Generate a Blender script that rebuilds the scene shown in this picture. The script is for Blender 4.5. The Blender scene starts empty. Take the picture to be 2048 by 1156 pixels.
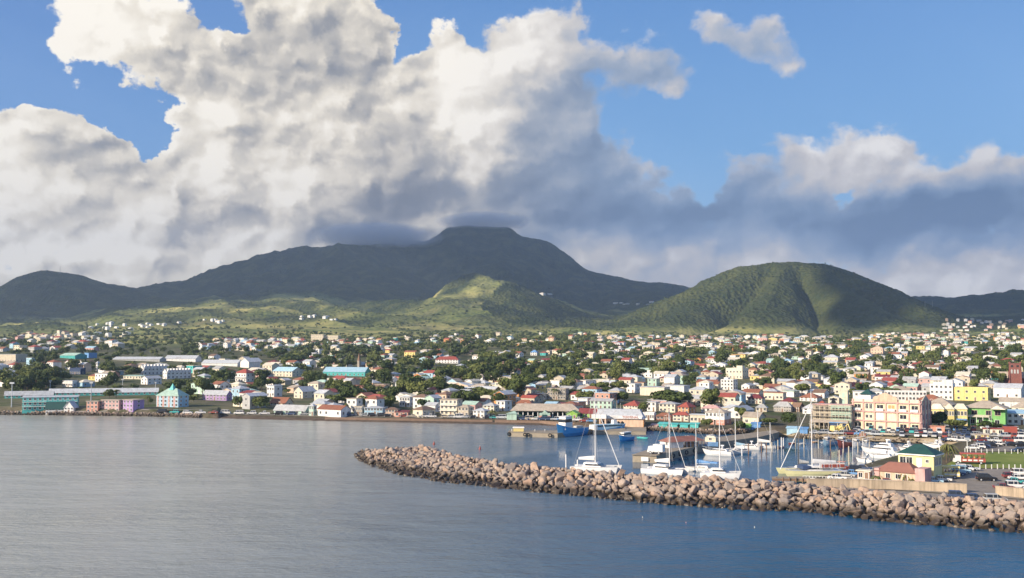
import bpy, bmesh, math, random
import numpy as np
from mathutils import Vector, Matrix
R = math.radians
SC = bpy.context.scene
C = SC.collection
# ------------------------------------------------------------ camera
CAMH = 35.0; F = 1991.0; HOR = 690.0
PIT = math.atan((HOR-578)/F); cP, sP = math.cos(PIT), math.sin(PIT)
cam = bpy.data.cameras.new('camera'); cam.lens = 35; cam.sensor_width = 36
cam.clip_start = 1; cam.clip_end = 60000
co = bpy.data.objects.new('camera', cam); C.objects.link(co)
co.location = (0, 0, CAMH); co.rotation_euler = (R(90)+PIT, 0, 0)
SC.camera = co
SC.view_settings.view_transform = 'Standard'; SC.view_settings.look = 'None'
SC.view_settings.exposure = .6; SC.view_settings.gamma = 1
SC.cycles.max_bounces = 6; SC.cycles.diffuse_bounces = 3; SC.cycles.glossy_bounces = 3
SC.cycles.volume_bounces = 2; SC.cycles.transparent_max_bounces = 6
SC.cycles.caustics_reflective = False; SC.cycles.caustics_refractive = False
SUN_AZ, SUN_EL = -121.0, 23.0      # degrees from the view axis (+Y) and above the horizon

def ray(px, py):
    cx = (px-1024)/F; cu = (578-py)/F
    return (cx, cP-cu*sP, sP+cu*cP)
def azel(px, py):
    d = ray(px, py); return (math.degrees(math.atan2(d[0], d[1])), math.degrees(math.atan2(d[2], math.hypot(d[0], d[1]))))
def project(p):
    x, y, z = p[0], p[1], p[2]-CAMH
    dep = y*cP+z*sP; up = -y*sP+z*cP
    return (1024+F*x/dep, 578-F*up/dep, dep)

# ------------------------------------------------------------ node helper
class NT:
    def __init__(s, tree): s.t = tree; s.n = tree.nodes; s.l = tree.links
    def new(s, ty, **k):
        n = s.n.new(ty)
        for a, b in k.items(): setattr(n, a, b)
        return n
    def put(s, sock, v):
        if v is None: return
        if hasattr(v, 'links') or hasattr(v, 'is_output'): s.l.new(v, sock)
        else: sock.default_value = v
    def m(s, op, a, b=None, c=None, clamp=False):
        n = s.n.new('ShaderNodeMath'); n.operation = op; n.use_clamp = clamp
        for i, v in enumerate((a, b, c)): s.put(n.inputs[i], v)
        return n.outputs[0]
    def v(s, op, a, b=None, c=None):
        n = s.n.new('ShaderNodeVectorMath'); n.operation = op
        for i, v in enumerate((a, b, c)): s.put(n.inputs[i], v)
        return n.outputs['Value'] if op in ('DOT_PRODUCT', 'LENGTH', 'DISTANCE') else n.outputs[0]
    def xyz(s, x=0.0, y=0.0, z=0.0):
        n = s.n.new('ShaderNodeCombineXYZ')
        for i, v in enumerate((x, y, z)): s.put(n.inputs[i], v)
        return n.outputs[0]
    def sep(s, v):
        n = s.n.new('ShaderNodeSeparateXYZ'); s.l.new(v, n.inputs[0]); return n.outputs
    def noise(s, vec, scale=1.0, detail=2.0, rough=.5, dist=0.0, col=False, lac=2.0, dim='3D'):
        n = s.n.new('ShaderNodeTexNoise'); n.noise_dimensions = dim
        s.put(n.inputs['Vector'], vec); s.put(n.inputs['Scale'], scale); n.inputs['Detail'].default_value = detail
        n.inputs['Roughness'].default_value = rough; n.inputs['Distortion'].default_value = dist
        n.inputs['Lacunarity'].default_value = lac
        return n.outputs[1 if col else 0]
    def vor(s, vec, scale=1.0, feat='F1', out='Distance', dim='3D'):
        n = s.n.new('ShaderNodeTexVoronoi'); n.feature = feat; n.voronoi_dimensions = dim
        s.put(n.inputs['Vector'], vec); n.inputs['Scale'].default_value = scale
        return n.outputs[out]
    def mr(s, x, a, b, c=0.0, d=1.0, smooth=False):
        n = s.n.new('ShaderNodeMapRange'); n.interpolation_type = 'SMOOTHSTEP' if smooth else 'LINEAR'
        s.put(n.inputs[0], x)
        for i, v in enumerate((a, b, c, d)): s.put(n.inputs[i+1], v)
        return n.outputs[0]
    def ramp(s, x, stops, mode='LINEAR'):
        n = s.n.new('ShaderNodeValToRGB'); e = n.color_ramp.elements; n.color_ramp.interpolation = mode
        while len(e) < len(stops): e.new(.5)
        for i, (p, c) in enumerate(stops): e[i].position = p; e[i].color = (*c, 1)
        s.l.new(x, n.inputs[0]); return n.outputs[0]
    def mix(s, f, a, b, mode='MIX'):
        n = s.n.new('ShaderNodeMix'); n.data_type = 'RGBA'; n.blend_type = mode
        s.put(n.inputs[0], f)
        for i, v in ((6, a), (7, b)):
            if isinstance(v, tuple): v = (*v, 1) if len(v) == 3 else v
            s.put(n.inputs[i], v)
        return n.outputs[2]

# ------------------------------------------------------------ sky: Nishita air, clouds drawn by direction (azimuth, elevation)
world = bpy.data.worlds.new('World'); SC.world = world; world.use_nodes = True
def build_sky():
    t = NT(world.node_tree); t.n.clear()
    out = t.new('ShaderNodeOutputWorld'); bg = t.new('ShaderNodeBackground')
    t.l.new(bg.outputs[0], out.inputs[0])
    sky = t.new('ShaderNodeTexSky', sky_type='NISHITA', sun_disc=False)
    sky.sun_elevation = R(SUN_EL); sky.sun_rotation = R(SUN_AZ)
    sky.air_density = 1.0; sky.dust_density = .6; sky.ozone_density = 3.0
    tc = t.new('ShaderNodeTexCoord'); D = t.v('NORMALIZE', tc.outputs['Generated'])
    X, Y, Z = t.sep(D)
    az = t.m('MULTIPLY', t.m('ARCTAN2', X, Y), 57.2958); el = t.m('MULTIPLY', t.m('ARCSINE', Z), 57.2958)
    P = t.xyz(az, el, 0.0)
    # warp the coordinates so that the soft blobs get cauliflower edges
    wn = t.noise(t.v('MULTIPLY', P, (1.0, 1.25, 1.0)), .2, 6.0, .58, col=True, dim='2D')
    wc = t.v('SUBTRACT', wn, (.5, .5, .5))
    Pw = t.v('ADD', P, t.v('MULTIPLY', wc, (6.0, 4.4, 0.0)))
    def blobs(items, vec):
        acc = None
        for cx, cy, rx, ry, a in items:
            A, E = azel(cx, cy); k = 57.2958/F
            q = t.v('MULTIPLY_ADD', vec, (1/(rx*k), 1/(ry*k), 0.0), (-A/(rx*k), -E/(ry*k), 0.0))
            g = t.m('POWER', 2.71828, t.m('MULTIPLY', t.v('DOT_PRODUCT', q, q), -1.0))
            acc = t.m('MULTIPLY', g, a) if acc is None else t.m('MULTIPLY_ADD', g, a, acc)
        return acc
    MASK = SKY_MASK; TONE = SKY_TONE
    S = t.m('ADD', t.m('MINIMUM', blobs([b for b in MASK if b[4] > 0], Pw), 1.15), blobs([b for b in MASK if b[4] < 0], Pw))
    # outside the picture: broken cloud everywhere, more of it low and to the left
    far = t.mr(t.v('LENGTH', t.v('MULTIPLY', P, (1/36., 1/23., 0.0))), 1.0, 1.35, 0, 1, True)
    gen = t.mr(t.noise(P, .06, 3.0, .5, dim='2D'), .48, .70, -.1, 1.1)
    side = t.mr(az, -60.0, 40.0, .2, -.3)
    S = t.m('ADD', S, t.m('MULTIPLY', far, t.m('MAXIMUM', t.m('ADD', gen, side), 0.0)))
    lowc = t.mr(el, -2.0, 4.0, .55, 0.0)
    S = t.m('ADD', S, lowc)
    # billows
    Pn = t.v('ADD', t.v('MULTIPLY', P, (1.0, 1.3, 1.0)), t.v('MULTIPLY', wc, (1.8, 1.5, 0.0)))
    n1 = t.noise(Pn, .30, 8.0, .55, dim='2D')
    b1 = t.noise(Pn, .13, 1.0, .4, dim='2D')
    b2 = t.noise(t.v('ADD', Pn, (-1.8, 1.6, 0.0)), .13, 1.0, .4, dim='2D')
    fw = t.v('MULTIPLY', t.v('SUBTRACT', t.noise(P, .8, 4.0, .6, col=True, dim='2D'), (.5, .5, .5)), (1.5, 1.3, 0.0))
    Pb = t.v('ADD', Pn, fw)
    def puffs(p): 
        a = t.m('MULTIPLY', t.vor(p, .40, 'SMOOTH_F1', dim='2D'), 1.0); b = t.vor(t.v('ADD', p, (3.7, 1.2, 0)), .95, 'SMOOTH_F1', dim='2D')
        return a, b
    va, vb = puffs(Pb); va2, vb2 = puffs(t.v('ADD', Pb, (-.42, .42, 0.0)))
    puff = t.m('ADD', t.m('MULTIPLY', t.m('SUBTRACT', va2, va), 1.25), t.m('MULTIPLY', t.m('SUBTRACT', vb2, vb), .38))
    dens = t.m('ADD', S, t.m('MULTIPLY', t.m('SUBTRACT', n1, .5), 1.15))
    dens = t.m('SUBTRACT', dens, t.m('ADD', t.m('MULTIPLY', t.m('SUBTRACT', va, .45), .42), t.m('MULTIPLY', t.m('SUBTRACT', vb, .4), .22)))
    soft = t.mr(az, -8.0, 8.0, .22, .46, True)     # the right-hand clouds are softer
    alpha = t.mr(dens, .50, t.m('ADD', soft, .50), 0.0, 1.0, True)
    # tone: how much light each part of the cloud gives back
    Pt = t.v('ADD', P, t.v('MULTIPLY', wc, (6.0, 4.0, 0.0)))
    T = blobs(TONE, Pt)
    fine = t.mr(az, -9.0, 5.0, .85, .36)
    lit = t.m('ADD', t.m('MULTIPLY', puff, fine), t.m('MULTIPLY', t.m('SUBTRACT', b1, b2), t.mr(az, -9.0, 5.0, 1.2, .7)))
    edge = t.mr(dens, .5, 1.0, .16, 0.0)
    base = t.mr(az, -27.0, 27.0, .86, .60)
    tone = t.m('ADD', t.m('ADD', base, T), t.m('ADD', lit, edge))
    tone = t.m('ADD', tone, t.m('MULTIPLY', t.m('SUBTRACT', n1, .5), .22), clamp=True)
    warm = t.ramp(tone, [(0, (.20, .21, .235)), (.25, (.29, .29, .30)), (.5, (.50, .465, .415)), (.78, (.82, .745, .62)), (1, (1.02, .95, .83))])
    cool = t.ramp(tone, [(0, (.13, .205, .34)), (.25, (.20, .29, .44)), (.5, (.33, .40, .52)), (.75, (.60, .58, .58)), (1, (.88, .85, .82))])
    cc = t.mix(t.mr(az, -8.0, 10.0, 0, 1, True), warm, cool)
    # clear sky
    clear = t.mix(1.0, sky.outputs[0], (SKYK*1.0, SKYK*1.02, SKYK*1.08), 'MULTIPLY')
    tint = t.ramp(t.mr(el, 0.0, 30.0), [(0, (.34, .60, .86)), (.35, (.20, .45, .82)), (.65, (.11, .30, .68)), (1, (.04, .15, .45))])
    clear = t.mix(.68, clear, tint)
    clear = t.mix(1.0, clear, t.mix(t.mr(az, -30.0, 6.0, 0, 1, True), (.70, .78, .90), (1.0, 1.0, 1.0)), 'MULTIPLY')
    fin = t.mix(alpha, clear, cc)
    t.l.new(fin, bg.inputs[0]); bg.inputs[1].default_value = .74
SKYK = .1
SKY_MASK = [
 (170,45,80,60,.8),(120,95,50,30,.5),(320,70,130,90,1),(470,130,140,80,1),(620,90,160,120,1.1),(700,60,80,120,.6),(560,215,150,80,.9),(680,180,110,90,.8),
 (440,15,60,40,-1.0),(60,330,150,100,1.2),(150,265,60,50,.9),(40,280,80,50,.7),(60,480,220,120,1.1),(250,400,120,85,1.0),(260,520,260,110,1.1),
 (395,270,80,60,.9),(430,420,150,140,1.1),(580,330,150,150,1.1),(560,470,260,90,1),(466,292,16,30,-.45),
 (120,500,30,26,-.5),(30,530,70,14,-.5),(270,215,70,55,-.9),(60,190,90,50,-.6),(30,70,40,80,-.5),(280,262,30,36,-.8),(790,60,40,60,-.8),(1330,290,70,70,-.5),
 (890,140,120,55,.9),(1000,150,110,75,.9),(1000,260,180,120,1.1),(800,310,190,150,1.1),(1110,290,110,120,.9),(900,410,320,100,1.1),
 (1210,400,110,85,.9),(1310,430,110,50,.7),(950,500,420,60,1.1),(500,570,400,60,1.0),(860,215,90,60,.5),
 (1090,65,75,50,.95),(1190,105,110,50,.85),(1310,120,90,55,.72),(1320,175,90,40,.45),(1440,45,60,36,.72),(1530,75,75,45,.72),(1570,135,60,32,.5),(890,62,55,24,.62),
 (1480,350,60,55,.7),(1600,320,95,60,.9),(1750,330,90,60,.9),(1860,345,90,60,.9),(1650,430,240,60,1.1),(1900,430,210,75,1.1),(2060,350,70,60,.8),(2160,430,120,100,1),
 (1440,420,90,45,.8),(1750,510,380,50,.9),(1350,520,300,60,1),(1950,540,220,45,.9),(1600,600,500,80,1.1),(1705,378,26,16,-.9),(1700,520,200,12,-.3),(2000,480,60,10,-.25),(1400,372,40,26,-.4)]
SKY_TONE = [
 (300,95,150,50,-.12),(120,400,140,60,-.08),(520,60,80,60,-.06),
 (1180,330,130,130,-.42),(1000,420,330,55,-.34),(1320,430,150,60,-.34),(620,447,220,22,-.42),(760,480,240,24,-.30),(380,372,60,55,-.42),(650,250,110,50,-.20),
 (720,120,60,110,-.42),(720,360,70,45,-.22),(860,340,70,60,-.42),(620,180,100,60,-.14),(1680,430,280,50,-.42),(1900,440,190,60,-.34),(1480,360,60,60,-.22),(1370,520,280,55,-.10),
 (1700,535,350,30,.08),(150,550,200,60,.06),(350,540,160,50,.10),(60,400,110,80,.10),(420,330,60,60,.1),(560,380,90,60,.08),(560,260,60,40,-.12),
 (980,120,120,40,.16),(960,190,90,70,.14),(1080,90,70,45,.22),(1590,295,45,24,.22),(1740,300,45,28,.30),(1850,325,60,30,.22),(1650,340,60,30,.12),(1000,300,50,40,.14),
 (1190,80,60,24,.10),(1260,150,180,50,-.22),(1500,120,120,40,-.1),(1930,565,200,40,.32),(1550,575,200,30,.15),(1000,455,200,10,.15)]
build_sky()

sun = bpy.data.lights.new('sun', 'SUN'); sun.energy = 5.0; sun.angle = R(.6); sun.color = (1, .86, .68)
so = bpy.data.objects.new('sun', sun); C.objects.link(so)
SUNV = Vector((math.sin(R(SUN_AZ))*math.cos(R(SUN_EL)), math.cos(R(SUN_AZ))*math.cos(R(SUN_EL)), math.sin(R(SUN_EL))))
so.rotation_euler = SUNV.to_track_quat('Z', 'Y').to_euler()
# ------------------------------------------------------------ general helpers
rnd = random.Random(7); META = {}
def tag(o, label=None, cat=None, group=None, kind=None):
    if label: o['label'] = label
    if cat: o['category'] = cat
    if group: o['group'] = group
    if kind: o['kind'] = kind
    return o
MATS = {}
def mat(name, col, rough=.7, metal=0.0, var=.12, scale=.6, spec=.4, streak=0.0, kind=None):
    """procedural paint/stone: base colour with blotchy wear, object-to-object variation and optional vertical streaks"""
    if name in MATS: return MATS[name]
    m = bpy.data.materials.new(name); m.use_nodes = True; t = NT(m.node_tree); b = t.n['Principled BSDF']
    ge = t.new('ShaderNodeNewGeometry'); pos = ge.outputs['Position']
    n = t.noise(pos, scale, 4.0, .6)
    k = t.mr(n, .25, .75, 1-var, 1+var)
    if streak:
        ns = t.noise(t.v('MULTIPLY', pos, (1.6, 1.6, .12)), 1.0, 3.0, .6)
        k = t.m('MULTIPLY', k, t.mr(ns, .45, .8, 1.0, 1-streak))
    oi = t.new('ShaderNodeObjectInfo')
    k = t.m('MULTIPLY', k, t.mr(oi.outputs['Random'], 0, 1, 1-var*.5, 1+var*.5))
    c = t.v('SCALE', None); sc = c.node; sc.inputs[0].default_value = col; t.l.new(k, sc.inputs['Scale'])
    cc = c
    if kind == 'metal_roof':
        w = t.new('ShaderNodeTexNoise'); 
        rust = t.noise(pos, .25, 5.0, .65)
        cc = t.mix(t.mr(rust, .56, .72, 0, .45), c, (.20, .10, .055))
    t.l.new(cc, b.inputs['Base Color'])
    b.inputs['Roughness'].default_value = rough; b.inputs['Metallic'].default_value = metal
    b.inputs['Specular IOR Level'].default_value = spec
    MATS[name] = m; return m
def mesh_obj(name, me, parent=None, loc=None):
    o = bpy.data.objects.new(name, me); C.objects.link(o)
    if parent is not None: o.parent = parent
    if loc is not None: o.location = loc
    return o
def empty(name, loc, rz=0.0, label=None, cat=None, group=None):
    o = bpy.data.objects.new(name, None); o.empty_display_size = .5; C.objects.link(o)
    o.location = loc; o.rotation_euler = (0, 0, rz); tag(o, label, cat, group); return o
class MB:
    """collects shapes, builds one mesh"""
    def __init__(s): s.v = []; s.f = []; s.mi = []
    def add(s, vs, fs, m=0):
        k = len(s.v); s.v += [tuple(v) for v in vs]; s.f += [tuple(i+k for i in f) for f in fs]; s.mi += [m]*len(fs); return s
    def box(s, x0, x1, y0, y1, z0, z1, m=0):
        return s.add([(x0,y0,z0),(x1,y0,z0),(x1,y1,z0),(x0,y1,z0),(x0,y0,z1),(x1,y0,z1),(x1,y1,z1),(x0,y1,z1)],
              [(0,3,2,1),(4,5,6,7),(0,1,5,4),(1,2,6,5),(2,3,7,6),(3,0,4,7)], m)
    def frus(s, x0, x1, y0, y1, z0, X0, X1, Y0, Y1, z1, m=0):
        return s.add([(x0,y0,z0),(x1,y0,z0),(x1,y1,z0),(x0,y1,z0),(X0,Y0,z1),(X1,Y0,z1),(X1,Y1,z1),(X0,Y1,z1)],
              [(0,3,2,1),(4,5,6,7),(0,1,5,4),(1,2,6,5),(2,3,7,6),(3,0,4,7)], m)
    def tube(s, p, q, r0, r1=None, n=8, m=0):
        r1 = r0 if r1 is None else r1; p = Vector(p); q = Vector(q); d = (q-p).normalized()
        a = d.orthogonal().normalized(); b = d.cross(a); vs = []
        for c, r in ((p, r0), (q, r1)):
            for i in range(n):
                t = 2*math.pi*i/n; vs.append(c+a*(r*math.cos(t))+b*(r*math.sin(t)))
        fs = [(i, (i+1) % n, n+(i+1) % n, n+i) for i in range(n)]+[tuple(range(n))[::-1], tuple(range(n, 2*n))]
        return s.add(vs, fs, m)
    def prism(s, poly, y0, y1, m=0, axis='y'):
        """poly in (x,z) extruded along y (axis y) or in (x,y) extruded along z"""
        n = len(poly)
        vs = [(p[0], y0, p[1]) for p in poly]+[(p[0], y1, p[1]) for p in poly] if axis == 'y' else [(p[0], p[1], y0) for p in poly]+[(p[0], p[1], y1) for p in poly]
        fs = [(i, (i+1) % n, n+(i+1) % n, n+i) for i in range(n)]+[tuple(range(n))[::-1], tuple(range(n, 2*n))]
        return s.add(vs, fs, m)
    def loft(s, rings, m=0, cap=True):
        n = len(rings[0]); vs = [p for r in rings for p in r]; fs = []
        for k in range(len(rings)-1):
            for i in range(n): fs.append((k*n+i, k*n+(i+1) % n, (k+1)*n+(i+1) % n, (k+1)*n+i))
        if cap: fs += [tuple(range(n))[::-1], tuple(range((len(rings)-1)*n, len(rings)*n))]
        return s.add(vs, fs, m)
    def mesh(s, name, mats, smooth=False, fix=False):
        me = bpy.data.meshes.new(name); me.from_pydata(s.v, [], s.f)
        for m in (mats if isinstance(mats, (list, tuple)) else [mats]): me.materials.append(m)
        if len(me.materials) > 1: me.polygons.foreach_set('material_index', s.mi)
        if fix:
            bm = bmesh.new(); bm.from_mesh(me); bmesh.ops.recalc_face_normals(bm, faces=bm.faces); bm.to_mesh(me); bm.free()
        if smooth: me.polygons.foreach_set('use_smooth', [True]*len(me.polygons))
        me.update(); return me
    def build(s, name, mats, parent=None, loc=None, **k): return mesh_obj(name, s.mesh(name, mats, **k), parent, loc)
def np_mesh(name, V, Fc, mats, smooth=False, mi=None):
    """V n x 3, Fc m x k arrays"""
    me = bpy.data.meshes.new(name); k = Fc.shape[1]
    me.vertices.add(len(V)); me.vertices.foreach_set('co', np.ascontiguousarray(V, dtype=np.float32).ravel())
    me.loops.add(Fc.size); me.loops.foreach_set('vertex_index', np.ascontiguousarray(Fc, dtype=np.int32).ravel())
    me.polygons.add(len(Fc)); me.polygons.foreach_set('loop_start', np.arange(0, Fc.size, k, dtype=np.int32))
    for m in mats: me.materials.append(m)
    if mi is not None: me.polygons.foreach_set('material_index', np.asarray(mi, dtype=np.int32))
    me.update(calc_edges=True); me.validate()
    if smooth: me.polygons.foreach_set('use_smooth', np.ones(len(Fc), dtype=bool))
    return me
# gradient noise in numpy
_rs = np.random.RandomState(3); _perm = _rs.permutation(256); _perm = np.concatenate([_perm, _perm, _perm]); _g = np.stack([np.cos(np.arange(256)*2.3999), np.sin(np.arange(256)*2.3999)], 1)
def pn(x, y):
    x = np.asarray(x, float); y = np.asarray(y, float)
    xi = np.floor(x).astype(int); yi = np.floor(y).astype(int); fx = x-xi; fy = y-yi; xi &= 255; yi &= 255
    u = fx*fx*fx*(fx*(fx*6-15)+10); v = fy*fy*fy*(fy*(fy*6-15)+10)
    def g(ix, iy, dx, dy):
        h = _perm[_perm[ix]+iy]; return _g[h, 0]*dx+_g[h, 1]*dy
    a = g(xi, yi, fx, fy); b = g(xi+1, yi, fx-1, fy); c = g(xi, yi+1, fx, fy-1); d = g(xi+1, yi+1, fx-1, fy-1)
    return (a+(b-a)*u)+((c+(d-c)*u)-(a+(b-a)*u))*v
def fbm(x, y, o=4, g=.5):
    s = 0; a = 1
    for k in range(o): s = s+a*pn(x+17.3*k, y-9.1*k); x = x*2; y = y*2; a *= g
    return s

# ------------------------------------------------------------ terrain: control heights along the photographed slopes
TR = [170, 330, 520, 800, 1300, 2000, 2500, 2900, 3300, 3800, 4300, 4900, 5600, 6200, 7600, 9500]
TC = {
 1300: [(0,702),(600,703),(1200,702),(2048,704)],
 2000: [(-300,690),(0,682),(400,674),(800,674),(1200,677),(1600,680),(1800,684),(2048,684)],
 2500: [(-300,680),(0,670),(200,664),(400,657),(700,658),(1000,664),(1230,668),(1300,666),(1500,670),(1650,675),(1800,674),(1950,670),(2048,666)],
 2900: [(-300,675),(0,662),(200,650),(400,639),(700,640),(880,642),(960,634),(1040,640),(1100,652),(1230,655),(1300,640),(1400,612),(1480,594),(1600,582),(1700,596),(1800,620),(1900,646),(1980,658),(2048,656),(2300,650)],
 3300: [(-300,672),(0,655),(200,638),(400,621),(560,612),(700,620),(820,626),(900,606),(960,598),(1020,604),(1080,618),(1130,640),(1225,642),(1260,628),(1300,611),(1370,582),(1400,566),(1450,548),(1500,533),(1550,525),(1600,523),(1650,530),(1700,546),(1750,566),(1800,585),(1850,607),(1900,628),(1950,645),(2048,648),(2300,640)],
 3800: [(-300,668),(0,648),(200,628),(400,608),(560,600),(640,602),(700,612),(740,606),(800,601),(850,606),(868,588),(892,568),(925,558),(965,560),(1010,568),(1060,583),(1120,602),(1180,628),(1225,632),(1300,640),(1500,600),(1600,600),(1700,610),(1850,640),(2048,638),(2300,630)],
 4300: [(-300,650),(0,640),(200,618),(400,600),(520,592),(620,588),(720,594),(840,612),(900,600),(1000,590),(1100,612),(1200,630),(1300,612),(1400,620),(1700,625),(1900,632),(2048,628),(2300,620)],
 4900: [(-300,625),(-100,598),(0,575),(30,556),(60,547),(90,543),(120,545),(160,550),(200,565),(235,575),(280,586),(350,596),(430,590),(520,582),(620,572),(740,545),(800,552),(870,588),(940,560),(1000,545),(1060,560),(1100,575),(1200,596),(1300,592),(1400,600),(1700,612),(1850,612),(1900,608),(1940,598),(1980,590),(2020,587),(2048,588),(2150,600),(2300,610)],
 5600: [(-300,640),(0,590),(235,580),(300,577),(370,566),(420,547),(500,521),(560,505),(600,496),(630,502),(655,491),(690,496),(760,506),(850,520),(890,500),(930,488),(1000,498),(1060,512),(1140,538),(1200,563),(1300,580),(1400,590),(2048,600),(2300,600)],
 6200: [(-300,640),(0,600),(300,590),(500,540),(600,510),(655,500),(700,490),(780,483),(850,484),(870,477),(895,458),(940,452),(1020,457),(1040,473),(1080,481),(1100,487),(1140,514),(1170,539),(1230,553),(1280,563),(1340,570),(1370,574),(1420,592),(1700,600),(2048,605),(2300,605)],
}
AZ = np.arange(-45, 45.001, .08); RR = np.exp(np.arange(math.log(165), math.log(9500), .0072))
def curve_z(r):
    if r in TC:
        az, z = [], []
        for px, py in TC[r]:
            a, e = azel(px, py); az.append(a); z.append(CAMH+r*math.tan(R(e)))
        return np.interp(AZ, az, z)
    return {170: 1.6, 330: 1.9, 520: 3.2, 800: 8.0}.get(r, 0)*np.ones(len(AZ)) if r < 900 else np.full(len(AZ), 150.0 if r < 8000 else 60.0)
def make_heights():
    K = np.array(TR, float); Zk = np.stack([curve_z(r) for r in TR])            # K x A
    ker = np.exp(-np.linspace(-1.6, 1.6, 9)**2); ker /= ker.sum()
    for i in range(len(TR)):
        p = np.pad(Zk[i], 4, mode='edge'); Zk[i] = np.convolve(p, ker, 'valid')
    h = np.diff(K)[:, None]; dl = np.diff(Zk, axis=0)/h; m = np.zeros_like(Zk)
    s = dl[:-1]*dl[1:] > 0; w1 = 2*h[1:]+h[:-1]; w2 = h[1:]+2*h[:-1]
    with np.errstate(divide='ignore', invalid='ignore'):
        mm = (w1+w2)/(w1/dl[:-1]+w2/dl[1:])
    m[1:-1] = np.where(s, mm, 0); m[0] = dl[0]; m[-1] = dl[-1]
    idx = np.clip(np.searchsorted(K, RR)-1, 0, len(K)-2); t = ((RR-K[idx])/(K[idx+1]-K[idx])).clip(0, 1)[:, None]; hh = (K[idx+1]-K[idx])[:, None]
    Z = (2*t**3-3*t**2+1)*Zk[idx]+(t**3-2*t**2+t)*hh*m[idx]+(-2*t**3+3*t**2)*Zk[idx+1]+(t**3-t**2)*hh*m[idx+1]
    return Z.T                                                                   # A x R
A2, R2 = np.meshgrid(np.radians(AZ), RR, indexing='ij')
GX, GY = R2*np.sin(A2), R2*np.cos(A2); GZ = make_heights()
PXg = 1024+F*GX/GY
# gullies and spurs
ridge = 1-2*np.abs(fbm(GX/420, GY/700, 4, .5)); ridge2 = 1-2*np.abs(fbm(GX/150+9, GY/260, 3, .5))
up = np.clip((R2-2700)/1200, 0, 1)
hi = np.clip((GZ-110)/300, 0, 1)
GZ = GZ+up*hi*(44*(ridge-.55)+14*(ridge2-.6))*np.where((R2 > 5900) | ((R2 > 4700) & (R2 < 5100) & (PXg < 260)), .22, 1)
sx, sy = 3300*math.sin(R(azel(1590, 600)[0])), 3330*math.cos(R(azel(1590, 600)[0]))
ang = np.arctan2(GX-sx, -(GY-sy)); dd = np.hypot(GX-sx, GY-sy)
gul = np.abs(np.sin(ang*6.2+.8+.5*pn(dd/190, ang*2)))**1.1
hillm = np.clip(1-dd/900, 0, 1)*np.clip((dd-150)/300, 0, 1)
GZ = GZ+np.where(R2 < 3290, hillm*((gul-.93)*185+22*fbm(ang*7, dd/700, 3)), 0)+np.where(R2 < 3290, np.clip(1-dd/950, 0, 1)*5*fbm(GX/50, GY/50, 3), 0)
sx2, sy2 = 3800*math.sin(R(azel(935, 600)[0])), 3800*math.cos(R(azel(935, 600)[0]))
d2 = np.hypot(GX-sx2, GY-sy2); an2 = np.arctan2(GX-sx2, -(GY-sy2))
GZ = GZ+np.clip(1-d2/420, 0, 1)*np.clip(d2/120, 0, 1)*14*(np.abs(np.sin(an2*3+.4))-.6)
GZ = GZ+np.clip((R2-900)/1500, 0, 1)*5*fbm(GX/120, GY/120, 3)
midm = np.clip((R2-2300)/500, 0, 1)*np.clip((5600-R2)/900, 0, 1)*np.clip((np.hypot(GX-sx, GY-sy)-650)/300, 0, 1)*np.where((R2 > 4600) & (PXg < 260), .3, 1)
GZ = GZ+midm*(26*(1-2*np.abs(fbm((GX*.8+GY*.5)/300, (GY*.5-GX*.3)/650, 3))-.55)+7*fbm(GX/90, GY/140, 3))
GZ = GZ+np.clip((R2-500)/600, 0, 1)*.8*fbm(GX/60+3, GY/60, 2)
# canopy roughness on wooded slopes
wood = np.clip((R2-2600)/300, 0, 1)*np.clip(.55+1.6*fbm(GX/300+5, GY/300, 3), 0, 1)
wood = np.maximum(wood, np.clip((R2-4050)/250, 0, 1)); wood = np.where((dd < 1000) & (R2 > 2450) & (R2 < 3700), np.maximum(wood, np.clip((GZ-72)/20, 0, 1)), wood)
wood = np.maximum(wood, np.clip(2.0-1.6*np.hypot((PXg-915)/42, (R2-3700)/150)+.8*fbm(GX/60, GY/60, 2), 0, 1))
GZ = GZ+wood*(2.4*_rs.rand(*GZ.shape)+4*np.abs(pn(GX/18, GY/18)))

# coast: waterline seen in the photograph, as points on z = 0
def G(px, py, z=0.0):
    d = ray(px, py); t = (z-CAMH)/d[2]; return (d[0]*t, d[1]*t)
COAST = [(-700,822),(-200,827),(0,829),(170,831),(350,834),(480,838),(640,842),(830,846),(1000,849),(1130,852),(1190,861),(1262,862),(1290,859),(1330,862),(1400,866),
 (1440,869),(1500,866),(1548,872),(1600,877),(1680,881),(1760,884),(1850,888),(1905,893),(1880,902),(1850,908),(1792,918),(1745,930),(1712,940),(1690,950),(1655,958),(1618,966),(1600,975),
 (1585,992),(1620,1012),(1700,1022),(1800,1030),(1900,1040),(2048,1050),(2400,1060)]
CW = np.array([G(*p) for p in COAST]); 
POLY = np.vstack([CW, [(3000, 150), (3000, 9000), (-5000, 9000), (-5000, CW[0, 1])]])
def inside(x, y, poly):
    c = np.zeros(x.shape, bool); n = len(poly)
    for i in range(n):
        x1, y1 = poly[i]; x2, y2 = poly[(i+1) % n]
        if y1 == y2: continue
        k = ((y1 > y) != (y2 > y)) & (x < (x2-x1)*(y-y1)/(y2-y1)+x1); c ^= k
    return c
def coast_dist(x, y):
    D = np.full(x.shape, 1e9)
    for i in range(len(CW)-1):
        ax, ay = CW[i]; bx, by = CW[i+1]; dx, dy = bx-ax, by-ay
        t = np.clip(((x-ax)*dx+(y-ay)*dy)/(dx*dx+dy*dy), 0, 1); D = np.minimum(D, np.hypot(x-ax-t*dx, y-ay-t*dy))
    return D
near = RR < 900; nn = near.sum()
cd = coast_dist(GX[:, :nn], GY[:, :nn]); ins = inside(GX[:, :nn], GY[:, :nn], POLY)
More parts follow.
